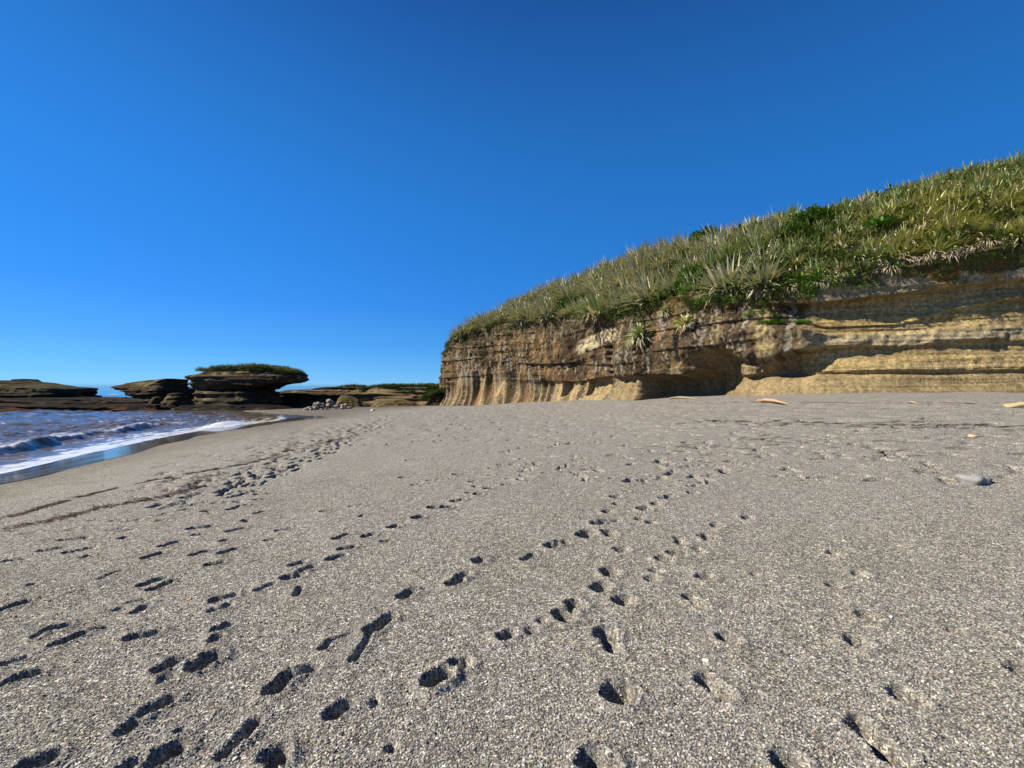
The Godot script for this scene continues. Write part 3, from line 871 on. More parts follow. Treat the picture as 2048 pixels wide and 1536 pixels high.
func make_plants() -> void:
	make_flax_meshes()
	rng.seed = 99
	# the big clumps one can pick out along the rim: column, back from the rim, size, kind
	for r: Array in [[1450, 0.45, 2.1, 9, "large silvery flax clump with a dense hanging skirt of dry leaves above the cave"], [1292, 0.4, 2.3, 10, "large spreading flax clump with pale dry skirt above the boulder-like bulge"],
			[1192, 0.2, 2.5, 11, "large dark green flax clump hanging over the cream patch of the cliff face"], [1092, 0.35, 2.2, 9, "silvery flax clump leaning out beside bright green ground cover"],
			[1522, 0.4, 1.8, 10, "blue-green flax clump at the rim above the ochre buttress"], [1045, 0.35, 2.1, 9, "tall silvery flax clump over the fluted left cliff face"]]:
		var t := t_of_px(r[0])
		var n := out_at(t)
		flax("flax_clump", r[3], hill_point(t, r[1]) - Vector3(0, 0.1, 0), r[2] * 0.86, rng.randf_range(0, TAU), Vector3(n.x, 0, -n.y) * 0.25, r[4], "flax clumps along the cliff rim")
	for r: Array in [[1300, 9.6, 1.15, 4, "small flax plant rooted in the cliff face under the large rim clump"], [1382, 11.5, 0.75, 7, "tiny yellowish flax plant clinging to the brown cliff face beside the cleft"], [1345, 13.6, 0.6, 4, "tiny green flax tuft on the brown face below the rim"]]:
		var t := t_of_px(r[0])
		var q: Vector3 = cliff_vertex(t, r[1])[0]
		var n := out_at(t)
		flax("flax_plant", r[3], q - Vector3(n.x, 0, -n.y) * 0.05, r[2], rng.randf_range(0, TAU), Vector3(n.x, 0, -n.y) * 0.7, r[4], "flax plants rooted in the cliff face")
	# the slope
	var spots := []
	var rest := []
	var tries := 0
	while tries < 9000:
		tries += 1
		var t := rng.randf_range(2.0, plan.size() - 4.2)
		var px := px_at(t)
		var i := int(t)
		var cb := lerpf(crest_b[i], crest_b[i + 1], t - i)
		var b := 0.3 + rng.randf_range(0.0, 1.0) * (cb + 0.9)
		if t < 4.0: b *= 0.8
		var p := hill_point(t, b)
		var near := 0.5 if px < 903 else 1.35 if px < 1200 else 1.15 if px < 1360 else 0.92 if px < 1540 else 0.6
		if b < 0.7: near *= 0.85
		var ok := true
		for s: Array in spots:
			var q: Vector3 = s[0]
			if absf(q.x - p.x) < near and absf(q.z - p.z) < near and q.distance_to(p) < near:
				ok = false
				break
		if not ok: continue
		spots.append([p, t, b, px])
	print("flax spots ", spots.size())
	var shown := 0
	spots.sort_custom(func(a, b): return (a[0] as Vector3).length_squared() < (b[0] as Vector3).length_squared())
	for s: Array in spots:
		var p: Vector3 = s[0]
		var px: float = s[3]
		var tone := rough.get_noise_2d(p.x * 6.0, p.z * 6.0) + rng.randf_range(-0.22, 0.22)
		var fam := 0 if px < 1330 + 500 * tone else 1
		if fam == 1 and tone > 0.27: fam = 2
		elif fam == 1 and tone < -0.24: fam = 0
		if px < 1540 and fam == 2: fam = 1
		var kind := fam * 3 + rng.randi_range(0, 2)
		if px < 1540: kind = rng.randi_range(9, 10) if fam == 0 or rng.randf() < 0.35 else 11
		if px < 1540: fam = kind / 11
		var size := rng.randf_range(0.5, 0.75) if px < 903 else rng.randf_range(1.2, 1.75) if px < 1250 else rng.randf_range(1.05, 1.6) if px < 1360 else rng.randf_range(0.9, 1.3) if px < 1540 else rng.randf_range(0.72, 1.12)
		if s[2] < 0.7 and px < 1500: size *= 0.9
		var n := out_at(s[1])
		var lean := Vector3(n.x, 0, -n.y) * rng.randf_range(0.0, 0.3)
		var turn := rng.randf_range(0, TAU)
		var in_view: bool = absf(p.x / -p.z) < 1.27
		if in_view and shown < 290:
			shown += 1
			var part := "at the cliff's outer corner"
			for z: Array in [[950, "above the outermost flutes"], [1030, "above the flutes"], [1090, "above the little piers at the cliff foot"], [1160, "above the cream patch"], [1235, "above the bulge"], [1300, "above the cleft in the overhang"], [1375, "above the cave mouth"], [1470, "above the ochre buttress"], [1570, "above the alcove's shaded end"], [1690, "above the middle of the alcove"], [1850, "above the sunlit stretch of the alcove"]]:
				if px > z[0]: part = z[1]
			var word: String = ["silvery", "green", "yellowish green"][fam]
			var back: float = s[2] / cb_at(s[1])
			var place: String = "at the cliff rim" if s[2] < 0.75 else "low on the slope" if back < 0.33 else "midway up the slope" if back < 0.62 else "high on the slope" if back < 0.88 else "on the crest"
			var big: String = "small" if size < 0.88 else "middling" if size < 1.25 else "big"
			word = big + " " + word
			flax("flax_clump", kind, p - Vector3(0, 0.12, 0), size, turn, lean, "%s flax clump %s %s" % [word, place, part], "%s flax %s %s" % [word, place, part])
		else:
			rest.append([kind, Transform3D(Basis(Quaternion(Vector3.UP, (Vector3.UP + lean).normalized())) * Basis(Vector3.UP, turn) * Basis.from_scale(Vector3.ONE * size), p - Vector3(0, 0.12, 0))])
	print("flax ", shown, " singly, ", rest.size(), " more")
	for fam in 3:
		var places := []
		for r: Array in rest:
			if (r[0] / 3 if r[0] < 9 else r[0] / 11) == fam: places.append(r[1])
		if places.size(): scatter("flax_thicket", flax_green[fam * 3], mats.flax_leaf, places, "%s flax thicket farther along the cliff top" % ["silvery", "green", "yellowish"][fam], "flax")
	# ground cover in the gaps and along the rim
	var low := leafy_mesh(11, Color(0.08, 0.17, 0.02), Color(0.14, 0.24, 0.035), 90, 0.42)
	var brush := leafy_mesh(12, Color(0.06, 0.09, 0.02), Color(0.11, 0.14, 0.035), 90, 0.45)
	var straw := tuft_mesh(13, Color(0.32, 0.26, 0.16), Color(0.36, 0.30, 0.19), 26, 0.55, 0.03)
	rng.seed = 31
	var la := []
	var lb := []
	var lc := []
	for k in 1500:
		var t := rng.randf_range(2.5, plan.size() - 4.5)
		var px := px_at(t)
		var i := int(t)
		var b := rng.randf() ** 1.6 * (lerpf(crest_b[i], crest_b[i + 1], t - i) + 1.0)
		var q := hill_point(t, b)
		var tr := Transform3D(Basis(Vector3.UP, rng.randf_range(0, TAU)) * Basis.from_scale(Vector3.ONE * rng.randf_range(0.6, 1.5)), q)
		var bright := rough.get_noise_2d(t * 130.0, b * 8.0)
		if b < 0.9 and bright > 0.02 and px > 1060: la.append(tr)
		elif rng.randf() < 0.3: lc.append(tr)
		else: lb.append(tr)
	for r: Array in [[1128, 1.0], [1120, 0.5], [1112, 0.7], [1135, 0.6], [1370, 0.3], [1362, 0.7], [1378, 0.1], [1388, 0.4], [1352, 0.5], [1375, 0.9]]:
		for k in 5:
			var t := t_of_px(r[0] + rng.randf_range(-5, 5))
			la.append(Transform3D(Basis(Vector3.UP, rng.randf_range(0, TAU)) * Basis.from_scale(Vector3.ONE * rng.randf_range(0.8, 1.4)), hill_point(t, r[1] + rng.randf_range(-0.2, 0.2)) + Vector3(0, 0.2, 0)))
	# tufts and moss cushions on the face
	for k in 420:
		var t := rng.randf_range(t_of_px(925), t_of_px(2040))
		var px := px_at(t)
		var u := 16.0 - absf(rng.randfn()) * (0.9 if px > 1600 else 1.5)
		if u < 11.0: continue
		var q: Vector3 = cliff_vertex(t, u)[0]
		var tr := Transform3D(Basis(Vector3.UP, rng.randf_range(0, TAU)) * Basis.from_scale(Vector3.ONE * rng.randf_range(0.25, 0.7)), q)
		if rough.get_noise_2d(t * 90.0, 70.0) > 0.12: la.append(tr)
		elif k % 3 == 0: lc.append(tr)
		else: lb.append(tr)
	for r: Array in [[1545, 9.5], [1535, 9.0], [1552, 9.8], [1560, 9.2], [1525, 9.3], [1605, 9.2], [1612, 9.1], [1597, 9.2], [1085, 13.0], [1500, 11.0], [1240, 14.0], [1232, 13.2], [1400, 14.2], [1395, 13.0]]:
		for k in 4:
			var q: Vector3 = cliff_vertex(t_of_px(r[0] + rng.randf_range(-7, 7)), r[1] + rng.randf_range(-0.4, 0.4))[0]
			la.append(Transform3D(Basis(Vector3.UP, rng.randf_range(0, TAU)) * Basis.from_scale(Vector3.ONE * rng.randf_range(0.25, 0.5)), q))
	var bush := leafy_mesh(14, Color(0.06, 0.12, 0.02), Color(0.11, 0.19, 0.035), 420, 0.42)
	for r: Array in [[1302, 5.2, 2.2, "rounded green shrub on the crest above the cleft"], [1362, 0.9, 1.5, "bright green shrub in the gap between the two large flax clumps"], [1380, 0.5, 1.2, "low bright green shrub at the rim above the cave"], [1118, 0.6, 1.7, "bright green shrub beside the leaning silvery flax clump"], [1548, 3.4, 1.7, "dark green shrub among flax above the ochre buttress"],
			[1580, 4.4, 1.9, "round green shrub high on the slope above the ochre buttress"], [1240, 0.4, 1.4, "green shrub at the rim under the large spreading flax clump"], [1700, 4.6, 1.5, "green shrub near the crest above the alcove"], [1830, 2.4, 1.4, "yellow-green shrub midway up the slope above the alcove"]]:
		var t := t_of_px(r[0])
		var o := base("shrub", hill_point(t, r[1]) + Vector3(0, 0.35, 0), rng.randf_range(0, TAU))
		o.scale = Vector3.ONE * r[2]
		var lv := obj("leaves", bush, mats.low_green_plants, o)
		lv.set_meta("kind", "stuff")
		obj("stem", limb([Vector3(0, -0.35, 0), Vector3(0.03, -0.1, 0.02), Vector3(0.02, 0.15, 0)], [0.03, 0.025, 0.012], Color(0.14, 0.10, 0.07), Color(0.2, 0.15, 0.1), 6), mats.driftwood, o)
		tag(o, r[3], "shrub", "shrubs among the flax")
	var fringe := []
	for k in 95:
		var t := rng.randf_range(t_of_px(1385), t_of_px(2048) + 0.2)
		if px_at(t) < 1640 and rng.randf() < 0.45: continue
		var n := out_at(t)
		var q := hill_point(t, rng.randf_range(-0.05, 0.35)) + Vector3(0, rng.randf_range(0.0, 0.25), 0)
		fringe.append(Transform3D(Basis(Quaternion(Vector3.UP, (Vector3.UP + Vector3(n.x, 0, -n.y) * 0.35).normalized())) * Basis(Vector3.UP, rng.randf_range(0, TAU)) * Basis.from_scale(Vector3.ONE * rng.randf_range(0.4, 0.75)), q))
	scatter("dry_leaf_fringe", flax_dry[4], mats.dry_leaf, fringe, "pale dry leaves hanging in a fringe over the cliff rim", "dry leaves")
	scatter("ground_cover", low, mats.low_green_plants, la, "bright green ground cover along the cliff rim", "ground cover")
	scatter("undergrowth", brush, mats.low_green_plants, lb, "dark undergrowth between the flax clumps", "undergrowth")
	scatter("dry_grass", straw, mats.dry_leaf, lc, "dry straw-coloured grass among the flax", "grass")

func cb_at(t: float) -> float:
	var i := int(t)
	return lerpf(crest_b[i], crest_b[i + 1], t - i)

# ---------------------------------------------------------------- rocks
# A rock from stacked outlines: rows of (row, left column, right column, nearer, farther) of the photograph at distance d; nearer and farther in metres from d.
func rock_mesh(rows: Array, d: float, centre: Vector3, opt := {}) -> ArrayMesh:
	var na: int = opt.get("around", 90)
	var per: float = opt.get("step", 0.07)
	var amp: float = opt.get("amp", 0.22) * 1.5
	var strata: float = opt.get("strata", 0.12)
	var tones: Array = opt.get("tones", [Color(0.12, 0.095, 0.06), Color(0.05, 0.042, 0.032), Color(0.24, 0.19, 0.11)])
	var low: Color = opt.get("low", Color(0.03, 0.026, 0.022))
	var low_to: float = opt.get("low_to", -99.0)
	var sq: float = opt.get("square", 0.62)
	var v := PackedVector3Array()
	var c := PackedColorArray()
	var prof := []
	for k in rows.size() - 1:
		var a: Array = rows[k]
		var b: Array = rows[k + 1]
		var h := absf(b[0] - a[0]) / FOCAL * d + absf(b[1] - a[1]) / FOCAL * d * 0.3
		var n := maxi(2, int(h / per))
		for q in n:
			var w := q / float(n)
			var r := []
			for z in 5: r.append(lerpf(a[z], b[z], w))
			prof.append(r)
	prof.append(rows[rows.size() - 1])
	var top: Array = (rows[rows.size() - 1] as Array).duplicate()
	for f: float in [0.9, 0.7, 0.4, 0.1, 0.0]:
		var m: float = (top[1] + top[2]) / 2
		var mm: float = (top[3] + top[4]) / 2
		prof.append([top[0] - (1.0 - f) * opt.get("dome", 1.0), lerpf(m, top[1], f), lerpf(m, top[2], f), lerpf(mm, top[3], f), lerpf(mm, top[4], f)])
	for r: Array in prof:
		var y: float = EYE + (MID.y - r[0]) / FOCAL * d
		# left of the viewer, a rock's left outline is its nearer edge and its right outline its farther one
		var xl: float = (r[1] - MID.x) / FOCAL * (d + lerpf(r[3], r[4], 0.12))
		var xr: float = (r[2] - MID.x) / FOCAL * (d + lerpf(r[3], r[4], 0.8))
		var mx := (xl + xr) / 2
		var hx := maxf((xr - xl) / 2, 0.02)
		var mz: float = d + (r[3] + r[4]) / 2
		var hz: float = (r[4] - r[3]) / 2
		for k in na + 1:
			var th := TAU * (k % na) / na
			var cx := signf(cos(th)) * absf(cos(th)) ** sq
			var cz := signf(sin(th)) * absf(sin(th)) ** sq
			var p := Vector3(mx + hx * cx, y, -(mz + hz * cz))
			var shrink := clampf(minf(hx, hz) / 1.2, 0.0, 1.0)
			var q := p * 12.0
			var big := rough.get_noise_3d(q.x, q.y * 0.9, q.z)
			var bed := soft.get_noise_3d(p.x * 4.0, p.y * 125.0, p.z * 4.0)
			var fine := rough.get_noise_3d(p.x * 55.0, p.y * 75.0, p.z * 55.0)
			var chip := soft.get_noise_3d(p.x * 150.0, p.y * 190.0, p.z * 150.0)
			var thin := soft.get_noise_3d(p.x * 10.0, p.y * 260.0, p.z * 10.0)
			var push := (amp * (big + 0.8 * fine + 0.3 * chip) + strata * (smooth(-0.10, 0.10, bed) - 0.5) * 1.9 + 0.8 * strata * thin) * shrink
			p += Vector3(cx, 0, -cz).normalized() * push
			p.y += 0.25 * amp * soft.get_noise_2d(p.x * 20.0, p.z * 20.0)
			var col: Color = (tones[0] as Color).lerp(tones[1], smooth(-0.15, 0.4, bed * 0.7 + 0.8 * big + 0.5 * chip)).lerp(tones[2], smooth(0.1, 0.55, fine * 0.9 - bed * 0.4 + 0.3 * chip))
			col *= opt.get("dim", 0.85)
			if low_to > -90.0: col = col.lerp(low, smooth(0.0, 0.3, fine + 0.4 * chip) * smooth(low_to + 0.25, low_to - 0.1, p.y + 0.5 * big + 0.4 * chip))
			var m := 1.0 + 0.3 * fine
			v.append(p - centre)
			c.append(Color(col.r * m, col.g * m, col.b * m))
	return sheet(v, c, na + 1, prof.size(), PackedByteArray(), true)

func rock(called: String, rows: Array, d: float, label: String, category: String, mat: Material, opt := {}, group := "") -> Node3D:
	var mx: float = ((rows[0][1] + rows[0][2]) / 2.0 - MID.x) / FOCAL * d
	var foot := Vector3(mx, EYE + (MID.y - rows[0][0]) / FOCAL * d, -(d + (rows[0][3] + rows[0][4]) / 2.0))
	var o: Node3D
	if opt.has("parts"):
		o = base(called, foot)
		obj("rock", rock_mesh(rows, d, foot, opt), mat, o)
	else:
		o = obj(called, rock_mesh(rows, d, foot, opt), mat)
		o.position = foot
	tag(o, label, category, group)
	return o

func cover(parent: Node3D, called: String, mesh: Mesh, mat: Material, places: Array) -> void:
	var mm := MultiMesh.new()
	mm.transform_format = MultiMesh.TRANSFORM_3D
	mm.mesh = mesh
	mm.instance_count = places.size()
	for k in places.size(): mm.set_instance_transform(k, (places[k] as Transform3D).translated(-parent.position))
	var o := MultiMeshInstance3D.new()
	o.multimesh = mm
	o.material_override = mat
	o.name = called
	o.set_meta("kind", "stuff")
	parent.add_child(o, true)

func turf(line: Array, d: float, near: float, far: float, n: int, size: float) -> Array:
	# places on top of a rock, under the outline (column, row)
	var out := []
	for k in n:
		var i := rng.randi_range(0, line.size() - 2)
		var w := rng.randf()
		var px: float = lerpf(line[i][0], line[i + 1][0], w)
		var py: float = lerpf(line[i][1], line[i + 1][1], w)
		var q := at(px, py, d)
		q.z = -(d + rng.randf_range(near, far))
		out.append(Transform3D(Basis(Vector3.UP, rng.randf_range(0, TAU)) * Basis.from_scale(Vector3.ONE * size * rng.randf_range(0.6, 1.3)), q))
	return out

func make_rocks() -> void:
	var dk: Material = mats.wet_dark_rock
	var warm := [Color(0.16, 0.12, 0.07), Color(0.07, 0.055, 0.04), Color(0.30, 0.235, 0.13)]
	var grass := tuft_mesh(21, Color(0.15, 0.165, 0.06), Color(0.22, 0.22, 0.09), 22, 0.55, 0.04)
	var shrub := leafy_mesh(22, Color(0.04, 0.065, 0.015), Color(0.12, 0.155, 0.04), 110, 0.5)
	rng.seed = 8
	# the undercut stack
	var o := rock("rock_stack", [[826,366,566,-1.5,7],[815,372,562,-1.0,7],[809,384,556,-0.4,6.5],[800,382,554,-0.1,6.5],[792,386,552,0.1,6.5],[784,392,551,0.3,6.3],[781,396,552,1.0,6.0],[777,376,556,0.8,6.2],[773,371,566,0.3,6.4],[769,370,585,0.2,6.6],[766,370,603,0.2,6.6],[760,369,618,0.1,6.8],[752,371,619,0.2,6.9],[747,386,612,0.4,6.8],[742,400,607,0.8,6.4],[738,425,598,1.4,6.0]], 47.0,
		"undercut dark rock stack with grassy top overhanging like a beak", "rock stack", dk, {"parts": true, "around": 240, "dim": 1.25, "amp": 0.2, "strata": 0.2, "square": 0.36, "tones": warm, "dome": 2.0})
	cover(o, "grass", grass, mats.low_green_plants, turf([[418,744],[440,740],[470,736],[520,734],[556,737],[580,742],[592,748]], 50.0, -2.4, 2.2, 440, 0.9))
	cover(o, "shrubs", shrub, mats.low_green_plants, turf([[440,743],[490,740],[550,742],[592,749]], 50.0, -2.6, 2.0, 120, 0.75))
	# the rock beside it, with a nose to the left
	rock("sea_rock", [[820,235,400,-0.5,8],[806,240,392,0,8],[799,262,386,0.3,7.5],[790,256,384,0.4,7.5],[783,246,382,0.6,7.5],[779,222,380,0.9,7.5],[775,214,379,1.0,7.5],[770,226,378,1.4,7.2],[765,248,377,1.8,7],[760,292,376,2.2,6.6],[757,335,374,2.6,6]], 48.0,
		"flat-topped dark rock with a pointed nose over the sea gap", "rock", dk, {"around": 170, "tones": warm, "square": 0.5, "strata": 0.22})
	# far left rock
	rock("sea_rock", [[822,-190,212,-0.8,10],[806,-190,206,0,10],[797,-185,196,0.4,9],[788,-185,201,0.6,9],[777,-182,200,1.0,9],[773,-180,165,1.6,8.6],[768,-178,125,2.2,8.4],[763,-175,85,2.6,8],[759,-170,62,3,7.4]], 47.5,
		"long low dark rock sloping down to the sea gap, with mossy patches", "rock", dk, {"around": 220, "tones": [Color(0.10, 0.08, 0.055), Color(0.045, 0.038, 0.032), Color(0.17, 0.16, 0.08)], "square": 0.5, "strata": 0.25})
	rock("sea_rock", [[775,-120,20,5,9],[764,-115,8,5.2,9],[758,-110,-6,5.5,8.8]], 47.5, "dark knob on top of the long low rock", "rock", dk, {"around": 80})
	rock("sea_rock", [[770,30,75,4,8],[761,34,66,4.2,7.6],[757,40,56,4.5,7.4]], 47.5, "small rounded hump on top of the long low rock", "rock", dk, {"around": 70, "amp": 0.12})
	# tiers of the platform in front of them, at the water
	rock("rock_platform", [[827,-230,372,-3.0,4],[819,-226,366,-2.6,4],[813,-222,352,-2.0,4],[808,-220,338,-1.4,4]], 46.0, "black wet rock platform with rusty weed along the water", "rock platform", dk, {"around": 260, "tones": [Color(0.06, 0.05, 0.042), Color(0.035, 0.03, 0.028), Color(0.13, 0.075, 0.045)], "amp": 0.35, "strata": 0.3, "square": 0.5, "low": Color(0.15, 0.07, 0.04), "low_to": -0.85})
	rock("rock_platform", [[818,-220,335,-0.8,5],[806,-215,330,-0.5,5],[800,-212,318,0.0,5],[797,-210,300,0.5,5]], 46.5, "dark flat upper tier of the rock platform behind the rusty weed", "rock platform", dk, {"around": 220, "tones": [Color(0.09, 0.075, 0.06), Color(0.04, 0.035, 0.03), Color(0.2, 0.17, 0.13)], "amp": 0.3, "strata": 0.25, "square": 0.5})
	rock("rock_platform", [[828,330,600,-2.6,4],[820,336,596,-2.2,4],[815,345,585,-1.6,4],[811,352,570,-1.0,4]], 46.0, "dark ragged rock shelf at the foot of the undercut stack", "rock platform", dk, {"around": 220, "tones": [Color(0.06, 0.05, 0.042), Color(0.035, 0.03, 0.028), Color(0.3, 0.27, 0.22)], "amp": 0.4, "strata": 0.25, "square": 0.55})
	rock("boulder", [[812,318,378,-1.2,1.5],[803,320,376,-1.0,1.4],[793,326,374,-0.6,1.2],[787,338,366,-0.2,0.9]], 46.0, "rounded brown boulder between the stack and the nosed rock", "boulder", dk, {"around": 70, "amp": 0.3, "tones": warm})
	rock("boulder", [[808,296,330,-1.0,1.0],[801,298,328,-0.8,0.9],[795,304,322,-0.3,0.6]], 46.0, "small dark boulder left of the rounded brown boulder", "boulder", dk, {"around": 50, "amp": 0.25, "tones": warm})
	# low ledges behind the stack's beak
	rock("rock_ledge", [[822,525,745,-1,8],[812,528,740,-0.5,8],[803,532,738,0.2,8],[798,534,736,0.8,8],[793,536,736,0.2,8],[787,540,734,0.6,8],[783,548,732,1.2,8],[780,566,730,1.6,7.5]], 54.0, "low layered brown rock ledge seen under the stack's beak", "rock ledge", mats.sandstone, {"around": 170, "dim": 0.95, "tones": warm, "strata": 0.4, "square": 0.45})
	o = rock("rock_ledge", [[800,612,716,2,7],[790,614,716,2.2,7],[781,620,716,2.6,7],[776,636,715,3,6.5],[774,656,712,3.4,6]], 54.0, "dark rock block with thin turf on the low ledge", "rock ledge", mats.sandstone, {"parts": true, "around": 110, "dim": 0.9, "tones": [Color(0.11, 0.08, 0.05), Color(0.05, 0.04, 0.03), Color(0.22, 0.17, 0.1)], "strata": 0.3, "square": 0.45})
	cover(o, "shrubs", shrub, mats.low_green_plants, turf([[655,776],[680,773],[702,775]], 54.0, 2.8, 6.0, 60, 0.6))
	o = rock("rock_ledge", [[820,676,915,-1.5,9],[812,680,914,-1.2,9],[806,683,913,-0.9,9],[801,687,912,0.2,9],[797,688,912,-0.2,9],[790,690,911,0.3,9],[783,692,910,0.8,9],[775,696,910,1.2,9]], 53.0, "brown layered rock bank topped with green shrubs beside the cliff corner", "rock ledge", mats.sandstone, {"parts": true, "around": 200, "dim": 0.95, "tones": [Color(0.2, 0.15, 0.08), Color(0.07, 0.055, 0.035), Color(0.38, 0.3, 0.17)], "strata": 0.35, "square": 0.42})
	cover(o, "shrubs", shrub, mats.low_green_plants, turf([[708,781],[730,778],[760,775],[800,774],[850,774],[888,776]], 53.0, 1.5, 6.5, 380, 0.75))
	cover(o, "shrubs", shrub, mats.low_green_plants, turf([[800,784],[850,782],[885,786]], 53.0, 0.6, 1.8, 36, 0.55))
	o = rock("rock_ledge", [[816,838,906,-3.2,3],[806,846,905,-3.0,3],[798,856,904,-2.6,3],[790,868,903,-2.0,3],[784,880,902,-1.4,3]], 52.5, "dark shrubby bank sloping down beside the cliff corner", "rock ledge", mats.sandstone, {"parts": true, "around": 90, "dim": 0.8, "tones": [Color(0.13, 0.09, 0.05), Color(0.06, 0.045, 0.03), Color(0.25, 0.18, 0.1)]})
	cover(o, "shrubs", shrub, mats.low_green_plants, turf([[850,800],[868,790],[884,783],[900,778]], 52.5, -2.6, 1.5, 140, 0.7))
	rock("rock_mound", [[822,655,748,-2.5,2.5],[812,662,744,-2.2,2.4],[802,668,728,-1.6,2.0],[794,676,708,-1.0,1.4],[790,682,698,-0.5,0.9]], 49.5, "brown pointed mound of fallen sandstone beside the pale boulders", "rock mound", mats.sandstone, {"around": 110, "dim": 0.75, "tones": [Color(0.2, 0.15, 0.07), Color(0.12, 0.085, 0.045), Color(0.28, 0.22, 0.11)], "amp": 0.3, "strata": 0.05, "square": 0.9})
	rock("rock_ledge", [[822,728,850,-2.6,2],[814,732,848,-2.4,2],[806,736,842,-2.2,2],[801,740,822,-1.8,2],[798,748,812,-1.2,1.6]], 50.5, "long flat tan slab of rock lying below the shrub-topped bank", "rock ledge", mats.sandstone, {"around": 120, "dim": 0.75, "tones": [Color(0.24, 0.18, 0.09), Color(0.13, 0.095, 0.05), Color(0.36, 0.28, 0.15)], "amp": 0.25, "strata": 0.3, "square": 0.45})
	# pale boulders at the foot of the mound
	rng.seed = 17
	var variants := []
	for k in 5: variants.append(stone_mesh(200 + k, 14, 10, 0.28, Color(0.27, 0.24, 0.19), Color(0.16, 0.14, 0.11)))
	for k in 64:
		var t := rng.randf()
		var px := lerpf(618, 702, t) + rng.randf_range(-5, 5)
		var up := rng.randf() * (1.0 - absf(t - 0.45) * 1.6)
		var q := on_ground(px, 820 - 3 * t)
		var s := rng.randf_range(0.09, 0.25)
		var b := obj("pale_boulder", variants[k % 5], mats.stone)
		b.position = Vector3(q.x, q.y + s * 0.25 + maxf(up, 0) * 1.0, q.z - maxf(up, 0) * 1.6 + 0.5)
		b.basis = Basis.from_euler(Vector3(rng.randf_range(-0.3, 0.3), rng.randf_range(0, TAU), rng.randf_range(-0.3, 0.3))) * Basis.from_scale(Vector3(s * 1.25, s * 0.85, s))
		tag(b, "pale grey boulder in the pile below the brown mound", "boulder", "pale boulders piled below the mound")

func stone_mesh(seed_: int, na: int, nr: int, bump: float, c0: Color, c1: Color) -> ArrayMesh:
	var v := PackedVector3Array()
	var c := PackedColorArray()
	for j in nr + 1:
		var ph := PI * (j / float(nr) - 0.5)
		for k in na + 1:
			var th := TAU * (k % na) / na
			var d := Vector3(cos(ph) * cos(th), sin(ph), -cos(ph) * sin(th))
			var e := Vector3(signf(d.x) * absf(d.x) ** 0.8, signf(d.y) * absf(d.y) ** 0.8, signf(d.z) * absf(d.z) ** 0.8)
			var n := soft.get_noise_3d(d.x * 90.0 + seed_ * 37.0, d.y * 90.0, d.z * 90.0)
			var f := rough.get_noise_3d(d.x * 200.0 + seed_ * 11.0, d.y * 200.0, d.z * 200.0)
			v.append(e * (1.0 + bump * n + 0.08 * f))
			var q := c0.lerp(c1, clampf(0.5 + n + f, 0, 1))
			c.append(q)
	return sheet(v, c, na + 1, nr + 1, PackedByteArray(), true)

# ---------------------------------------------------------------- sea
func shore_x(d: float) -> float:
	# where the water's edge lies, left of the viewer
	var t := [[-40.0, -14.5], [0.0, -13.6], [6.0, -14.0], [12.0, -14.9], [19.0, -17.3], [25.8, -18.3], [31.5, -17.6], [36.0, -20.0], [40.0, -25.0], [43.0, -31.0], [60.0, -60.0]]
	for k in t.size() - 1:
		if d <= t[k + 1][0]:
			var w := smoothstep(0.0, 1.0, clampf((d - t[k][0]) / (t[k + 1][0] - t[k][0]), 0, 1)) * 0.4 + clampf((d - t[k][0]) / (t[k + 1][0] - t[k][0]), 0, 1) * 0.6
			return lerpf(t[k][1], t[k + 1][1], w)
	return -60.0

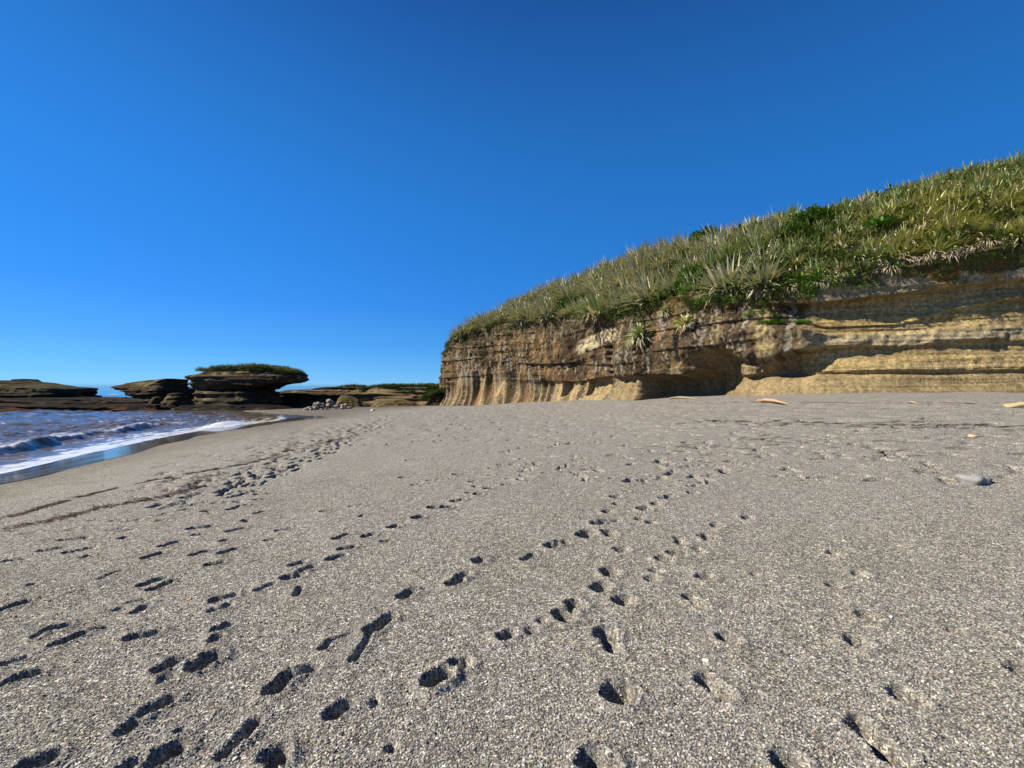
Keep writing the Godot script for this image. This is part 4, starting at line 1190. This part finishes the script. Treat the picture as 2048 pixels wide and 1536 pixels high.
func make_sea() -> void:
	var xs := steps(-5000.0, 4000.0, -27.5, -14.0, 0.07, 1.035, 400.0)
	var ds := steps(-400.0, 6000.0, 9.0, 28.0, 0.085, 1.022, 400.0)
	var nx := xs.size()
	var nd := ds.size()
	var v := PackedVector3Array()
	var c := PackedColorArray()
	v.resize(nx * nd)
	c.resize(nx * nd)
	for j in nd:
		var d := ds[j]
		var sx := shore_x(d)
		for i in nx:
			var x := xs[i]
			var off := sx - x                      # metres out from the edge
			var far := smooth(900.0, 60.0, absf(x) + absf(d))
			var y := 0.0
			var foam := 0.0
			var sunlit_silt := 0.0
			if off > -1.0 and far > 0.0 and d < 200.0:
				var fx := x + 0.4 * soft.get_noise_2d(x * 10.0, d * 10.0)
				var deep := smooth(0.5, 6.0, off)
				var chop := 0.06 * soft.get_noise_2d(fx * 60.0, d * 26.0) + 0.035 * soft.get_noise_2d(fx * 150.0 + 60.0, d * 75.0) + 0.03 * soft.get_noise_2d(x * 300.0, d * 150.0) + 0.012 * soft.get_noise_2d(x * 700.0, d * 420.0) + 0.09 * soft.get_noise_2d(fx * 24.0 + 9.0, d * 9.0)
				y += chop * (0.12 + 0.88 * deep) * far * 1.5
				# breakers: a crest parallel to the edge, steep towards the beach, and a lower one behind
				var wob := 0.45 * soft.get_noise_1d(d * 16.0) + 0.2 * soft.get_noise_1d(d * 60.0 + 40.0)
				var line := smooth(33.0, 24.0, d)
				var h1 := (0.30 + 0.12 * soft.get_noise_1d(d * 22.0 + 300.0)) * smooth(34.0, 20.0, d) * smooth(-30.0, -5.0, d)
				var r1 := off - (2.7 + 1.6 * smooth(14.0, 24.0, d) + wob)
				var shape := exp(-(r1 / (0.30 if r1 < 0 else 0.95)) ** 2)
				y += h1 * shape * (1.0 + 0.10 * soft.get_noise_2d(x * 60.0, d * 90.0) + 0.10 * soft.get_noise_2d(x * 240.0, d * 330.0))
				sunlit_silt = shape * line
				var h2 := (0.20 + 0.2 * soft.get_noise_1d(d * 30.0 + 700.0)) * smooth(26.0, 12.0, d)
				var r2 := off - (6.3 + 1.2 * soft.get_noise_1d(d * 14.0 + 90.0))
				y += maxf(h2, 0.0) * exp(-(r2 / (0.4 if r2 < 0 else 1.0)) ** 2)
				# a small breaker near the point
				var r3 := Vector2((x + 18.9) / 0.55, (d - 27.2) / 1.6).length()
				y += 0.30 * exp(-r3 * r3)
				# foam: the wash in front of the crest, the lip, and scraps farther out
				var lace := soft.get_noise_2d(x * 130.0 + 8.0 * soft.get_noise_2d(x * 90.0, d * 90.0), d * 55.0)
				var lace2 := soft.get_noise_2d(x * 420.0, d * 260.0)
				var wash := smooth(-0.6, 0.0, off) * smooth(2.5 + 1.2 * smooth(14.0, 24.0, d), 0.2, off) * smooth(40.0, 26.0, d)
				foam = smooth(0.42, 0.85, wash * 1.0 + 0.6 * lace + 0.3 * lace2)
				foam = maxf(foam, 0.9 * smooth(0.35, 0.0, absf(off - 0.12 + 0.15 * lace)) * smooth(42.0, 30.0, d))
				var lip := exp(-((r1 + 0.05) / 0.16) ** 2) * smooth(0.0, 0.5, soft.get_noise_1d(d * 40.0 + 55.0) + 0.45 * lace2 + 0.30) * line
				foam = maxf(foam, lip * 0.85)
				foam = maxf(foam, 0.9 * exp(-r3 * r3 * 0.8) * smooth(-0.2, 0.3, lace2))
				foam = maxf(foam, 0.6 * smooth(0.50, 0.80, lace * 0.6 + 0.55 * lace2 + 2.0 * chop) * smooth(60.0, 20.0, d))
				if off < 0.3: y -= 0.03 * (0.3 - off)
			v[j * nx + i] = Vector3(x, SEA + y + (0.03 if off < 1.2 and off > -1.0 else 0.0) * smooth(1.2, 0.2, off), -d)
			var near := smooth(120.0, 15.0, absf(x) + d * 0.6)
			var w := Color(0.03, 0.045, 0.06).lerp(Color(0.10, 0.08, 0.058), near)
			w = w.lerp(Color(0.15, 0.11, 0.075), sunlit_silt)  # silty brown of the crest, with sunlight through the wave painted into the colour
			c[j * nx + i] = w.lerp(Color(0.66, 0.66, 0.65), foam)
	var o := obj("sea", sheet(v, c, nx, nd), mats.silty_sea_water)
	tag(o, "brownish blue sea with a small breaking wave", "", "", "structure")
	print("sea ", nx, " x ", nd, "  ", Time.get_ticks_msec())

func make_wet_sand() -> void:
	# the strip the last wave left wet: the beach itself under a film of water
	var nd := 420
	var nx := 60
	var v := PackedVector3Array()
	var c := PackedColorArray()
	for j in nd:
		var d := -12.0 + 51.0 * j / (nd - 1.0)
		var sx := shore_x(d)
		var wide := 2.0 + 0.7 * soft.get_noise_1d(d * 12.0 + 20.0) + 0.3 * soft.get_noise_1d(d * 45.0) + 1.1 * smooth(20.0, 28.0, d)
		wide *= smooth(39.0, 32.0, d)
		for i in nx:
			var x := sx - 2.2 + (2.2 + wide) * i / (nx - 1.0)
			v.append(Vector3(x, ground(x, d) + 0.012 + 0.0015 * soft.get_noise_2d(x * 120.0, d * 30.0), -d))
			c.append(Color(0.34, 0.32, 0.29))
	var o := obj("wet_sand", sheet(v, c, nx, nd), mats.wet_sand)
	tag(o, "shining wet strip of sand at the water's edge", "", "", "structure")

# ---------------------------------------------------------------- small things
func line_points(line: Array, n: int, spread: float) -> Array:
	var pts := []
	for p: Array in line: pts.append(on_ground(p[0], p[1]))
	var out := []
	for k in n:
		var i := rng.randi_range(0, pts.size() - 2)
		var a: Vector3 = pts[i]
		var q := a.lerp(pts[i + 1], rng.randf())
		var x := q.x + rng.randfn() * spread
		var d := -q.z + rng.randfn() * spread
		if spread < 0.2 and soft.get_noise_2d(x * 60.0, d * 60.0) + 0.5 * soft.get_noise_2d(x * 220.0, d * 220.0) < -0.62: continue
		out.append(Vector3(x, sand_at(x, d), -d))
	return out

func make_wrack() -> void:
	rng.seed = 55
	# a scrap of weed: a bent, thin, lobed flake
	var g := fresh()
	for k in 5:
		var az := rng.randf_range(0, TAU)
		ribbon(g, Vector3(rng.randf_range(-0.01, 0.01), 0.004, rng.randf_range(-0.01, 0.01)), Vector3(cos(az), 0.25, sin(az)), rng.randf_range(0.03, 0.07), 0.016, 0.5, Color(0.055, 0.033, 0.02), Color(0.09, 0.05, 0.03), 3)
	var scrap := built(g)
	var n := 0
	for l: Array in [[[[-20,1047],[60,1025],[130,1005],[200,985],[300,962],[400,945],[480,930],[540,915],[582,898]], 1000, 0.055, "thin brown line of seaweed scraps along the last high water"],
			[[[20,1062],[110,1042],[200,1018],[300,1000],[370,985],[396,972]], 330, 0.08, "broken reddish seaweed line above the thin brown one"], [[[380,985],[400,968],[405,955],[430,948]], 150, 0.16, "patch of brown seaweed between the two weed lines"],
			[[[560,905],[590,890],[585,882],[548,880]], 110, 0.09, "hooked curl of brown seaweed on the smooth sand"], [[[600,900],[640,888],[668,880],[692,876],[720,866]], 330, 0.2, "dark seaweed scraps beside the trodden path"]]:
		var places := []
		for q: Vector3 in line_points(l[0], l[1], l[2]):
			places.append(Transform3D(Basis.from_euler(Vector3(rng.randf_range(-0.3, 0.3), rng.randf_range(0, TAU), 0)) * Basis.from_scale(Vector3.ONE * rng.randf_range(0.5, 1.3)), q + Vector3(0, 0.003, 0)))
		scatter("seaweed_line", scrap, mats.seaweed, places, l[3], "seaweed")
	# twigs and chips on the old tide line
	g = fresh()
	ribbon(g, Vector3(-0.12, 0.01, 0), Vector3(1, 0.03, 0.1), 0.28, 0.032, 0.02, Color(0.075, 0.06, 0.042), Color(0.12, 0.09, 0.06), 3)
	var places := []
	for q: Vector3 in line_points([[1380,846],[1500,846],[1640,848],[1760,850],[1900,853],[2040,858]], 240, 0.42) + line_points([[1340,803],[1500,806],[1700,806],[2000,808]], 120, 0.2) + line_points([[1300,900],[1600,880],[2040,900]], 110, 0.8):
		places.append(Transform3D(Basis(Vector3.UP, rng.randf_range(-0.6, 0.6)) * Basis.from_scale(Vector3.ONE * rng.randf_range(0.3, 1.3)), q))
	scatter("twigs", built(g), mats.driftwood, places, "thin dark twigs strewn along the old tide line", "twigs")

func limb(points: Array, radii: Array, c0: Color, c1: Color, na := 12) -> ArrayMesh:
	var v := PackedVector3Array()
	var c := PackedColorArray()
	var n := 40
	for j in n + 1:
		var f := j / float(n) * (points.size() - 1)
		var i := mini(int(f), points.size() - 2)
		var w := f - i
		var p: Vector3 = (points[i] as Vector3).lerp(points[i + 1], w)
		var r: float = lerpf(radii[i], radii[i + 1], w)
		if j == 0 or j == n: r = 0.002
		var e: Vector3 = ((points[i + 1] as Vector3) - points[i]).normalized()
		var sd := e.cross(Vector3.UP).normalized()
		var up := sd.cross(e)
		for k in na + 1:
			var th := TAU * (k % na) / na
			var rr := r * (1.0 + 0.28 * soft.get_noise_2d(cos(th) * 60.0, sin(th) * 60.0 + f * 20.0))
			v.append(p + (sd * cos(th) - up * sin(th)) * rr)
			c.append(c0.lerp(c1, clampf(0.5 + 1.2 * soft.get_noise_2d(th * 60.0, f * 30.0), 0, 1)))
	return sheet(v, c, na + 1, n + 1, PackedByteArray(), true)

func make_small_things() -> void:
	# driftwood
	var a := on_ground(1512, 804)
	var b := on_ground(1578, 809)
	var l := a.distance_to(b)
	var o := base("driftwood_log", a)
	var e := (b - a)
	obj("trunk", limb([Vector3.UP * 0.03, e * 0.3 + Vector3.UP * 0.10, e * 0.6 + Vector3.UP * 0.10, e * 0.98 + Vector3.UP * 0.02], [0.03, 0.075, 0.06, 0.02], Color(0.28, 0.16, 0.085), Color(0.37, 0.26, 0.17)), mats.driftwood, o)
	obj("branch_stub", limb([Vector3.UP * 0.05 + e * 0.12, e * 0.02 + Vector3(0, 0.12, 0.10), e * -0.06 + Vector3(0, 0.13, 0.18)], [0.03, 0.025, 0.012], Color(0.33, 0.12, 0.05), Color(0.42, 0.22, 0.11)), mats.driftwood, o)
	tag(o, "weathered orange driftwood log lying on pale sand before the alcove", "driftwood")
	for r: Array in [[1338, 797, 1392, 798, 0.07, "pale driftwood stick lying at the mouth of the cave"], [1815, 806, 1835, 808, 0.04, "short reddish stick on the sand before the alcove"], [1880, 805, 1915, 806, 0.025, "thin reddish branch on the sand before the alcove"]]:
		a = on_ground(r[0], r[1])
		b = on_ground(r[2], r[3])
		e = b - a
		var w: float = r[4]
		var s := obj("driftwood_stick", limb([Vector3.UP * w * 0.5, e * 0.4 + Vector3.UP * w, e * 0.7 + Vector3.UP * w * 0.9, e + Vector3.UP * 0.01], [w * 0.5, w, w * 0.8, w * 0.4], Color(0.2, 0.15, 0.1), Color(0.28, 0.22, 0.15)), mats.driftwood)
		s.position = a
		tag(s, r[5], "driftwood", "")
	# stones on the sand: column, row, half width in pixels, flatness, colours
	var k := 0
	for r: Array in [[1946, 966, 27, 0.55, Color(0.24, 0.24, 0.23), Color(0.18, 0.18, 0.175), "smooth grey boulder half buried in the sand"], [1946, 874, 8, 0.5, Color(0.38, 0.31, 0.17), Color(0.3, 0.24, 0.14), "small yellowish sandstone lump near the old tide line"],
			[2046, 816, 22, 0.35, Color(0.4, 0.32, 0.17), Color(0.32, 0.25, 0.14), "flat yellow sandstone slab on the pale sand near the cliff"], [746, 821, 4, 0.7, Color(0.6, 0.58, 0.53), Color(0.5, 0.48, 0.43), "lone white stone on the far sand by the slab"],
			[1411, 1311, 6, 0.55, Color(0.62, 0.60, 0.52), Color(0.5, 0.48, 0.42), "whitish pebble beside a long narrow footprint"], [380, 1198, 4, 0.5, Color(0.5, 0.26, 0.06), Color(0.4, 0.2, 0.05), "small orange chip of shell lying on the shingle"],
			[1627, 1453, 4, 0.5, Color(0.25, 0.08, 0.03), Color(0.2, 0.06, 0.02), "small red-brown pebble between the narrow footprints"], [1780, 1227, 4, 0.6, Color(0.62, 0.62, 0.6), Color(0.52, 0.52, 0.5), "small white pebble near a narrow footprint"]]:
		var q := on_ground(r[0], r[1])
		var half: float = r[2] / FOCAL * -q.z
		var s := obj("stone" if k < 4 else "pebble", stone_mesh(300 + k, 36, 20, 0.35 if k else 0.34, r[4], r[5]), mats.stone)
		s.position = Vector3(q.x, sand_at(q.x, -q.z) + half * r[3] * 0.15, q.z)
		s.basis = Basis(Vector3.UP, 0.5 + k * 1.3) * Basis.from_scale(Vector3(half, half * r[3], half * 0.8))
		tag(s, r[6], "stone" if k < 4 else "pebble")
		k += 1
	# loose grit standing proud of the sand close by
	rng.seed = 66
	var grit := stone_mesh(400, 6, 4, 0.4, Color(1, 1, 1), Color(0.85, 0.85, 0.85))
	var n := 150000
	var mm := MultiMesh.new()
	mm.transform_format = MultiMesh.TRANSFORM_3D
	mm.use_colors = true
	mm.mesh = grit
	mm.instance_count = n
	for q in n:
		var d := 1.3 + 6.5 * rng.randf() ** 1.7
		var x := rng.randf_range(-1.0, 1.0) * (d * 1.28 + 0.15)
		var s := rng.randf_range(0.0022, 0.0044) * (1.0 + 0.9 * float(rng.randf() < 0.03))
		var bs := Basis.from_euler(Vector3(rng.randf_range(-0.6, 0.6), rng.randf_range(0, TAU), rng.randf_range(-0.6, 0.6))) * Basis.from_scale(Vector3(s * 1.2, s * 0.75, s))
		mm.set_instance_transform(q, Transform3D(bs, Vector3(x, sand_at(x, d) + s * 0.25, -d)))
		var m := rng.randf_range(0.09, 0.31)
		var col := Color(m, m * 0.98, m * 0.93)
		var pick := rng.randf()
		if pick < 0.08: col = Color(0.46, 0.45, 0.41)
		elif pick < 0.2: col = Color(m * 1.15, m * 0.98, m * 0.72)
		elif pick < 0.36: col = Color(0.07, 0.07, 0.072)
		mm.set_instance_color(q, col)
	var g := MultiMeshInstance3D.new()
	g.multimesh = mm
	g.material_override = mats.shingle_grain
	g.name = "shingle_grit"
	add_child(g)
	tag(g, "coarse grey grit lying loose on the beach", "grit", "", "stuff")

# ---------------------------------------------------------------- sky
func sky_picture(gain: float) -> ImageTexture:
	# clear air: colour by height above the horizon, a little brighter towards the sun, and thin haze low down on the sun's side
	var w := 1024
	var h := 512
	var im := Image.create_empty(w, h, false, Image.FORMAT_RGBAF)
	var ramp := [[0.0, Color(0.15, 0.48, 0.86)], [2.0, Color(0.09, 0.42, 0.86)], [5.0, Color(0.045, 0.325, 0.83)], [10.0, Color(0.024, 0.245, 0.775)], [16.0, Color(0.021, 0.21, 0.68)], [22.0, Color(0.020, 0.185, 0.605)], [30.0, Color(0.018, 0.148, 0.49)], [43.0, Color(0.012, 0.082, 0.31)], [90.0, Color(0.009, 0.06, 0.22)]]
	var sun := sun_towards()
	for j in h:
		var el := 90.0 - (j + 0.5) / h * 180.0
		var c := Color(0.16, 0.30, 0.42)
		for k in ramp.size() - 1:
			if el >= ramp[k][0] and el <= ramp[k + 1][0]:
				c = (ramp[k][1] as Color).lerp(ramp[k + 1][1], (el - ramp[k][0]) / (ramp[k + 1][0] - ramp[k][0]))
		for i in w:
			var az := (i + 0.5) / w * TAU       # 0 is straight ahead (-z)
			var dir := Vector3(sin(az) * cos(deg_to_rad(el)), sin(deg_to_rad(el)), -cos(az) * cos(deg_to_rad(el)))
			var g := dir.dot(sun)
			var f := 1.0 + 0.30 * g + 0.22 * g * g
			var p := c * (f * gain) if el > 0.0 else c * gain
			if el > 0.0:
				var haze := 0.055 * exp(-el / 7.0) * (1.0 + g)
				p += Color(0.75, 0.62, 0.35) * (haze * gain * 1.5)
			im.set_pixel(i, j, Color(p.r, p.g, p.b, 1.0))
	return ImageTexture.create_from_image(im)

const SUN_AZ := -95.0      # degrees from straight ahead, to the left
const SUN_EL := 40.0

func sun_towards() -> Vector3:
	var a := deg_to_rad(SUN_AZ)
	var e := deg_to_rad(SUN_EL)
	return Vector3(sin(a) * cos(e), sin(e), -cos(a) * cos(e))

func _ready() -> void:
	var cam := Camera3D.new()
	cam.name = "camera"
	cam.fov = rad_to_deg(2.0 * atan(768.0 / FOCAL))
	cam.near = 0.05
	cam.far = 12000.0
	add_child(cam)
	cam.position = Vector3(0, EYE, 0)
	cam.rotation.x = atan(4.0 / FOCAL)
	cam.current = true
	var exposure := 2.05
	var env := Environment.new()
	env.background_mode = Environment.BG_SKY
	var sky := Sky.new()
	var pano := PanoramaSkyMaterial.new()
	pano.panorama = sky_picture(1.0 / exposure)
	sky.sky_material = pano
	env.sky = sky
	env.tonemap_mode = Environment.TONE_MAPPER_LINEAR
	env.tonemap_exposure = exposure
	env.sdfgi_enabled = true
	env.ssao_enabled = true
	env.ssil_enabled = true
	var we := WorldEnvironment.new()
	we.name = "world"
	we.environment = env
	add_child(we)
	var sun := DirectionalLight3D.new()
	sun.name = "sun"
	add_child(sun)
	sun.look_at_from_position(Vector3.ZERO, -sun_towards(), Vector3.UP)
	sun.light_energy = 1.6
	sun.light_color = Color(1.0, 0.95, 0.86)
	sun.light_angular_distance = 0.5
	sun.shadow_enabled = true

	soft.noise_type = FastNoiseLite.TYPE_SIMPLEX_SMOOTH
	soft.seed = 3
	soft.frequency = 0.01
	soft.fractal_type = FastNoiseLite.FRACTAL_NONE
	rough.noise_type = FastNoiseLite.TYPE_SIMPLEX_SMOOTH
	rough.seed = 4
	rough.frequency = 0.01
	rough.fractal_type = FastNoiseLite.FRACTAL_FBM
	rough.fractal_octaves = 4
	make_materials()
	print("materials ", Time.get_ticks_msec())
	solve_ground()
	make_beach()
	setup_cliff()
	make_cliff()
	make_sea()
	make_wet_sand()
	make_rocks()
	print("rocks ", Time.get_ticks_msec())
	make_plants()
	print("plants ", Time.get_ticks_msec())
	make_wrack()
	make_small_things()
	print("done ", Time.get_ticks_msec())
